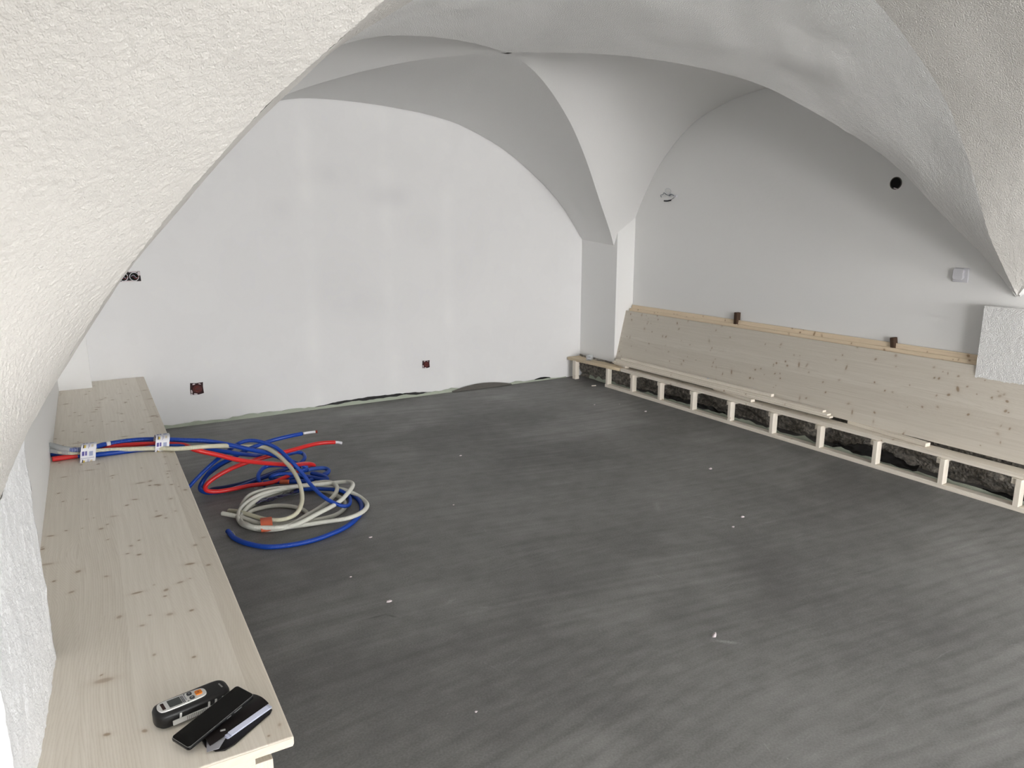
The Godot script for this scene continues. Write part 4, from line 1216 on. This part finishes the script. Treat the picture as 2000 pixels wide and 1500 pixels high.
func build_wall_fittings():
	junction_box(Vector3(0.758, 0.296, -6.22), 0.10, "larger open red junction box low on the back wall nearer the left bench")
	junction_box(Vector3(2.762, 0.297, -6.22), 0.075, "smaller open dark red junction box low on the back wall towards its middle")
	# the double box beside the arch
	var t = thing("switch_box", "open double switch box with loose wires high on the back wall beside the arch", "junction box", Vector3(0.362, 1.203, -6.22))
	var st := begin()
	plate(st, PackedVector2Array([Vector2(-0.078, -0.036), Vector2(0.08, -0.037), Vector2(0.077, 0.037), Vector2(-0.078, 0.036)]), 0.005, 0.001, Transform3D(Basis.IDENTITY, Vector3(0, 0, 0.0025)))
	obj("cutout", done(st), M.box_dark, t)
	for x in [-0.038, 0.036]:
		st = begin()
		ring_tube(st, Vector3(x, -0.002, 0.004), Vector3(0, 0, 1), 0.028, 0.033, 0.007)
		obj("rim", done(st), M.white_plastic, t)
		st = begin()
		disc(st, Vector3(x, -0.002, 0.006), Vector3(0, 0, 1), 0.028)
		obj("cup", done(st), M.black_hole, t)
		for k in 3:
			var pts := []
			for i in 6:
				pts.append(Vector3(x - 0.02 + 0.009 * i + 0.004 * k, 0.012 * sin(i * 1.1 + k) - 0.004 * k, 0.009 + 0.004 * sin(i * 0.9 + k * 2)))
			obj("wire", pipe_mesh(pts, 0.0018, false, 0.01, 6), [M.wire_white, M.wire_violet, M.copper][k], t)
	for p in [[0.07, 0.02, 0.018, 0.03], [0.0, -0.034, 0.10, 0.008], [0.03, 0.034, 0.06, 0.008]]:
		var o = obj("plaster_chip", box_mesh(Vector3(p[2], p[3], 0.008), 0.003), M.plaster_chip, t)
		o.position = Vector3(p[0], p[1], 0.005)
	# round pipe opening in the right wall
	t = thing("pipe_opening", "round black pipe opening high on the right wall beneath the vault", "pipe opening", Vector3(4.757, 1.852, -3.015))
	st = begin()
	ring_tube(st, Vector3.ZERO, Vector3(-1, 0, 0), 0.036, 0.041, 0.005)
	obj("pipe_rim", done(st), M.mortar, t)
	st = begin()
	disc(st, Vector3(-0.0015, 0, 0), Vector3(-1, 0, 0), 0.0365)
	obj("dark_bore", done(st), M.black_hole, t)
	st = begin()
	rbox(st, Transform3D(Basis(Vector3(1, 0, 0), 0.3), Vector3(-0.004, -0.034, 0.004)), Vector3(0.006, 0.006, 0.03), 0.002)
	obj("plaster_crumb", done(st), M.plaster_chip, t)
	# light switch without its cover
	t = thing("wall_switch", "small white square wall switch on the right wall above the boards", "switch", Vector3(4.757, 1.279, -2.518))
	var o = obj("back_plate", box_mesh(Vector3(0.012, 0.088, 0.092), 0.004), M.white_plastic, t)
	o.position = Vector3(-0.006, 0, 0)
	st = begin()
	plate(st, PackedVector2Array([Vector2(-0.022, -0.036), Vector2(0.022, -0.036), Vector2(0.034, -0.022), Vector2(0.031, 0.0), Vector2(0.034, 0.022), Vector2(0.022, 0.036), Vector2(-0.022, 0.036), Vector2(-0.034, 0.022), Vector2(-0.031, 0.0), Vector2(-0.034, -0.022)]), 0.02, 0.003, Transform3D(Basis(Vector3(0, 0, 1), Vector3.UP, Vector3(-1, 0, 0)), Vector3(-0.02, 0.006, -0.008)))
	obj("rocker", done(st), M.white_plastic, t)
	# bare wires that hang out of the right wall beside the column
	t = thing("bare_wires", "bare grey wires curling out of the right wall beside the column", "wires", Vector3(4.757, 0, 0))
	obj("wire", pipe_mesh(v3([-0.001, 1.833, -5.175, -0.02, 1.845, -5.20, -0.03, 1.862, -5.225, -0.02, 1.848, -5.25, -0.015, 1.842, -5.285, -0.01, 1.825, -5.28]), 0.0028, false, 0.008, 8), M.wire_gray, t)
	obj("wire", pipe_mesh(v3([-0.001, 1.85, -5.19, -0.025, 1.88, -5.215, -0.03, 1.90, -5.175, -0.02, 1.878, -5.145, -0.012, 1.852, -5.165, -0.001, 1.842, -5.185]), 0.0022, false, 0.008, 8), M.wire_white, t)
	obj("wire", pipe_mesh(v3([-0.001, 1.84, -5.18, -0.02, 1.846, -5.14, -0.03, 1.836, -5.10, -0.03, 1.825, -5.075]), 0.004, false, 0.008, 8), M.wire_gray, t)
	obj("wire", pipe_mesh(v3([-0.03, 1.825, -5.075, -0.03, 1.81, -5.10, -0.02, 1.80, -5.14, -0.012, 1.794, -5.165]), 0.0022, false, 0.008, 8), M.wire_dark, t)
	obj("cable_stub", pipe_mesh(v3([-0.01, 1.795, -5.15, -0.02, 1.789, -5.19, -0.014, 1.791, -5.235]), 0.0062, false, 0.008, 10), M.wire_dark, t)
	o = obj("connector", box_mesh(Vector3(0.02, 0.022, 0.028), 0.004), M.white_plastic, t)
	o.position = Vector3(-0.03, 1.828, -5.068)
	# inspection cover on the left wall
	st = begin()
	ring_tube(st, Vector3.ZERO, Vector3(1, 0, 0), 0.030, 0.038, 0.004)
	t = thing("wall_socket", "small round socket rim in the left wall beside the rough pier", "socket", Vector3(-0.2035, 0.845, -2.75))
	obj("rim", done(st), M.white_plastic, t)
	st = begin()
	disc(st, Vector3(0.0015, 0, 0), Vector3(1, 0, 0), 0.030)
	obj("cup", done(st), M.gray_plastic, t)
	# foot of the back wall: pale green edge strip, black gap, torn membrane
	var n2 := noise(2.0, 3, FastNoiseLite.TYPE_SIMPLEX_SMOOTH, 51)
	var rows := []
	for j in 5:
		var row := []
		for i in 121:
			var x := lerpf(0.42, 4.36, i / 120.0)
			var top := 0.027 + n2.get_noise_1d(x * 2.5) * 0.02 + n2.get_noise_1d(x * 25.0) * 0.006 - 0.012 * smoothstep(3.3, 4.3, x)
			row.append(Vector3(x, top * j / 4.0, -6.205 - 0.006 * j / 4.0 + n2.get_noise_1d(x * 3.0 + 90.0) * 0.006))
		rows.append(row)
	tag(obj("edge_strip", thick(rows, 0.005), M.foam), "ragged pale green foam edge strip along the foot of the back wall", "edge strip")
	for gp in [[1.62, 2.9, 0.05, "long sheet under the middle"], [3.95, 4.18, 0.032, "short piece beside the right bench"]]:  # flat black strips paint the shade of the gap under the wall
		rows = []
		for j in 5:
			var row := []
			for i in 61:
				var f := i / 60.0
				var x := lerpf(gp[0], gp[1], f)
				var top: float = gp[2] * pow(sin(PI * clampf(f, 0.03, 0.97)), 0.5) + n2.get_noise_1d(x * 6.0) * 0.006
				row.append(Vector3(x, 0.002 + top * j / 4.0, -6.2145))
			rows.append(row)
		tag(obj("membrane_or_gap_sheet", thick(rows, 0.002), M.membrane), "black strip painting the shaded gap at the back wall, " + gp[3], "membrane", "black strip painting the shaded gap at the back wall")
	rows = []
	for j in 6:
		var row := []
		for i in 41:
			var f := i / 40.0
			var x := lerpf(3.02, 3.68, f)
			row.append(Vector3(x, 0.05 * pow(sin(PI * clampf(f, 0.01, 0.99)), 0.8) * j / 5.0 + 0.001, -6.185 - 0.02 * j / 5.0))
		rows.append(row)
	tag(obj("mortar_lump", thick(rows, 0.008), M.mortar), "low grey mortar hump against the foot of the back wall", "mortar")

# ---------------------------------------------------------------- tools on the near end of the bench
func build_bench_tools():
	# measuring device: black rubber body, pale face with display and three keys
	var flat_up := Basis(Vector3.RIGHT, Vector3(0, 0, -1), Vector3.UP)   # plate lies flat, its +z up, its y away from the camera
	var t = thing("wall_scanner", "black handheld wall scanner with pale face, display and orange key", "wall scanner", Vector3(0.134, 0.4352, -1.748))
	t.rotation.y = 0.17
	var ol := PackedVector2Array()
	for q in [[0.088, -0.012], [0.0885, 0.012], [0.082, 0.028], [0.068, 0.0355], [0.03, 0.0345], [-0.03, 0.0335], [-0.066, 0.032], [-0.08, 0.026], [-0.087, 0.012], [-0.087, -0.014], [-0.08, -0.027], [-0.066, -0.0335], [-0.03, -0.0345], [0.03, -0.0355], [0.068, -0.0365], [0.082, -0.029]]:
		ol.append(Vector2(q[0], q[1]))
	var st := begin()
	plate(st, soften(ol), 0.040, 0.009, Transform3D(flat_up, Vector3(0, 0.0202, 0)))
	obj("body", done(st), M.black_rubber, t)
	var face := PackedVector2Array()
	for q in [[0.036, 0.0], [0.034, 0.012], [0.026, 0.0185], [0.0, 0.0205], [-0.04, 0.0215], [-0.069, 0.0205], [-0.075, 0.012], [-0.077, 0.0], [-0.075, -0.012], [-0.069, -0.0205], [-0.04, -0.0215], [0.0, -0.0205], [0.026, -0.0185], [0.034, -0.012]]:
		face.append(Vector2(q[0], q[1]))
	st = begin()
	plate(st, soften(face), 0.005, 0.0012, Transform3D(flat_up, Vector3(0, 0.0405, 0)))
	obj("face_plate", done(st), M.pale_plastic, t)
	var add := func(called, x: float, y: float, w: float, h: float, d: float, m, r: float):
		var s := begin()
		plate(s, round_rect(w, h, r, 4), d, 0.0004, Transform3D(flat_up, Vector3(x, 0.043 + d * 0.5 - 0.0004, -y)))
		obj(called, done(s), m, t)
	add.call("display", -0.037, 0.0, 0.029, 0.031, 0.0012, M.lcd, 0.0012)
	add.call("badge", -0.0635, 0.0, 0.0075, 0.027, 0.0012, M.badge, 0.0008)
	add.call("print_strip", -0.0185, 0.0, 0.006, 0.031, 0.0009, M.print_dark, 0.0005)
	add.call("print_strip", -0.0125, 0.003, 0.0035, 0.024, 0.0008, M.print_pale, 0.0005)
	for k in 5:
		add.call("print_mark", -0.0185, -0.012 + 0.006 * k, 0.0035, 0.0035, 0.0013, M.print_pale, 0.0004)
	add.call("key", -0.001, 0.0095, 0.0115, 0.0115, 0.0028, M.key_gray, 0.004)
	add.call("key", 0.0005, -0.0095, 0.0115, 0.0115, 0.0028, M.key_gray, 0.004)
	add.call("key_symbol", -0.001, 0.0095, 0.004, 0.0022, 0.0033, M.print_pale, 0.0006)
	add.call("key_symbol", 0.0005, -0.0095, 0.004, 0.0022, 0.0033, M.print_pale, 0.0006)
	add.call("orange_key", 0.0185, 0.001, 0.0155, 0.0175, 0.0030, M.orange, 0.004)
	add.call("key_symbol", 0.018, 0.001, 0.004, 0.004, 0.0035, M.copper, 0.0015)
	add.call("print_mark", -0.011, 0.0165, 0.003, 0.003, 0.0010, M.print_dark, 0.0005)
	add.call("print_mark", -0.010, -0.0165, 0.003, 0.003, 0.0010, M.print_dark, 0.0005)
	# pale grip along the near side, with prongs that run up
	st = begin()
	rbox(st, Transform3D(Basis(Vector3.UP, 0.012), Vector3(0.010, 0.0145, 0.0352)), Vector3(0.128, 0.0125, 0.0034), 0.0016)
	obj("side_grip", done(st), M.pale_plastic, t)
	for k in 26:
		var o = obj("grip_rib", box_mesh(Vector3(0.0018, 0.011, 0.0012), 0.0003), M.gray_plastic, t)
		o.position = Vector3(-0.034 + 0.0042 * k, 0.0145, 0.0366 + 0.00005 * k)
	for x in [-0.035, 0.03, 0.046, 0.063]:
		var o = obj("grip_prong", box_mesh(Vector3(0.005, 0.014, 0.003), 0.0012), M.pale_plastic, t)
		o.position = Vector3(x, 0.026, 0.0352 if x < 0 else 0.0364)
		o.rotation.z = -0.15
	st = begin()
	rbox(st, Transform3D(Basis(Vector3.UP, 0.1), Vector3(0.071, 0.0402, 0.0)), Vector3(0.0035, 0.0008, 0.02), 0.0003)
	obj("print_strip", done(st), M.gray_plastic, t)
	# leather wallet with paper and cards
	t = thing("wallet", "dark leather wallet under the phone, with white cards and paper showing", "wallet", Vector3(0.208, 0.4352, -1.632))
	t.rotation.y = 0.50
	st = begin()
	plate(st, PackedVector2Array([Vector2(0.078, -0.036), Vector2(0.092, -0.028), Vector2(0.085, 0.02), Vector2(0.088, 0.036), Vector2(0.075, 0.046), Vector2(-0.06, 0.042), Vector2(-0.076, 0.0), Vector2(-0.074, -0.030), Vector2(-0.060, -0.047), Vector2(-0.035, -0.050)]), 0.005, 0.0018, Transform3D(flat_up, Vector3(0, 0.0026, 0)))
	obj("lower_flap", done(st), M.leather, t)
	var rows := []
	for j in 9:
		var row := []
		for i in 13:
			var f := i / 12.0
			var g := j / 8.0
			row.append(Vector3(lerpf(-0.062, 0.096, f) - 0.010 * g * (1 - f), 0.0125 + 0.007 * sin(PI * (0.1 + 0.65 * g)) + 0.003 * f - 0.008 * pow(g, 3.0), lerpf(-0.045, 0.012, g) + 0.004 * sin(PI * f)))
		rows.append(row)
	obj("upper_flap", thick(rows, 0.003), M.leather, t)
	for k in 3:
		st = begin()
		plate(st, round_rect(0.128, 0.060, 0.004, 3), 0.0016, 0.0003, Transform3D(flat_up * Basis(Vector3(1, 0, 0), 0.10), Vector3(0.026 + 0.002 * k, 0.0068 + 0.0024 * k, -0.006 + 0.002 * k)))
		obj("card", done(st), [M.leather, M.paper, M.paper][k], t)
	st = begin()
	plate(st, PackedVector2Array([Vector2(-0.088, -0.02), Vector2(-0.066, -0.034), Vector2(-0.03, -0.015), Vector2(-0.05, 0.03)]), 0.0012, 0.0002, Transform3D(flat_up, Vector3(0.0, 0.0062, 0)))
	obj("paper", done(st), M.paper_gray, t)
	st = begin()
	rbox(st, Transform3D(Basis(Vector3(1, 0, 0), 0.25), Vector3(0.028, 0.0135, 0.0235)), Vector3(0.112, 0.002, 0.014), 0.0008)
	obj("card_edge", done(st), M.paper, t)
	st = begin()
	rbox(st, Transform3D(Basis(Vector3.UP, -0.6), Vector3(-0.034, 0.022, 0.008)), Vector3(0.012, 0.004, 0.005), 0.0015)
	obj("metal_corner", done(st), M.steel, t)
	# smartphone lying across the wallet
	t = thing("smartphone", "black smartphone lying screen up across the wallet", "phone", Vector3(0.172, 0.4655, -1.655))
	t.basis = Basis(Vector3.UP, 0.49) * Basis(Vector3(0, 0, 1), 0.13) * Basis(Vector3(1, 0, 0), 0.05)
	st = begin()
	plate(st, round_rect(0.186, 0.064, 0.008, 6), 0.0100, 0.0028, Transform3D(flat_up, Vector3.ZERO))
	obj("body", done(st), M.phone_edge, t)
	st = begin()
	plate(st, round_rect(0.1835, 0.0615, 0.0072, 6), 0.0010, 0.0002, Transform3D(flat_up, Vector3(0, 0.0051, 0)))
	obj("rim", done(st), M.phone_rim, t)
	st = begin()
	plate(st, round_rect(0.1818, 0.0600, 0.0066, 6), 0.0012, 0.0003, Transform3D(flat_up, Vector3(0, 0.0054, 0)))
	obj("screen", done(st), M.glass_black, t)
	for k in 2:
		var o = obj("side_button", box_mesh(Vector3([0.012, 0.022][k], 0.0022, 0.001), 0.0004), M.phone_rim, t)
		o.position = Vector3([0.016, 0.042][k], 0.001, 0.0322)

# ---------------------------------------------------------------- bits on the floor
func build_floor_bits():
	var chip = obj("plaster_flake", crumb(0.014, 3), M.plaster_chip, self)
	chip.position = Vector3(2.024, 0.006, -1.836)
	chip.rotation.z = 0.9
	tag(chip, "white plaster flake beside a pale smear in the middle of the open floor", "flake")
	var g := "small plaster crumbs strewn over the floor"
	var spots := [[4.098, -4.994], [3.893, -5.094], [4.13, -4.678], [0.999, -1.912], [2.9, -2.55], [3.05, -2.62], [1.75, -3.6], [1.18, -3.42], [3.5, -3.3], [0.95, -3.05], [2.2, -4.4], [1.02, -2.75]]
	var where := ["level with the right bench's fourth post", "farthest back near the corner", "before the right bench, nearer of two", "by the left bench's near end", "right of the middle, beside a twin", "right of the middle, the nearer twin", "between the coils and the middle", "just right of the grey coil", "before the slats' white ends", "beside the left bench, before the coils", "far back in the middle", "just left of the dark scuffs"]
	for i in spots.size():
		var o = obj("plaster_crumb", crumb(0.006 + 0.004 * (i % 3), i), M.plaster_chip, self)
		o.position = Vector3(spots[i][0], 0.0025, spots[i][1])
		tag(o, "tiny white plaster crumb on the floor " + where[i], "crumb", g)
	# a clip on the bottom rail, a fallen splinter near the end post
	var w = bar("wood_splinter", Vector3(4.33, 0.006, -5.72), Vector3(4.37, 0.008, -5.70), 0.012, 0.008, M.wood, self, 0.002)
	tag(w, "small pale wood splinter on the floor before the first gap of the right bench", "splinter")

func crumb(r: float, sd: int) -> ArrayMesh:
	var q := RandomNumberGenerator.new()
	q.seed = 100 + sd
	var rows := []
	for j in 5:
		var row := []
		for i in 8:
			var a := TAU * (i % 7) / 7.0
			var e := PI * j / 4.0
			row.append(Vector3(cos(a) * sin(e), cos(e) * 0.35, sin(a) * sin(e) * 0.7) * r)
		rows.append(row)
	for j in range(1, 4):
		for i in 7:
			rows[j][i] *= q.randf_range(0.7, 1.25)
		rows[j][7] = rows[j][0]
	return sheet(rows, false)
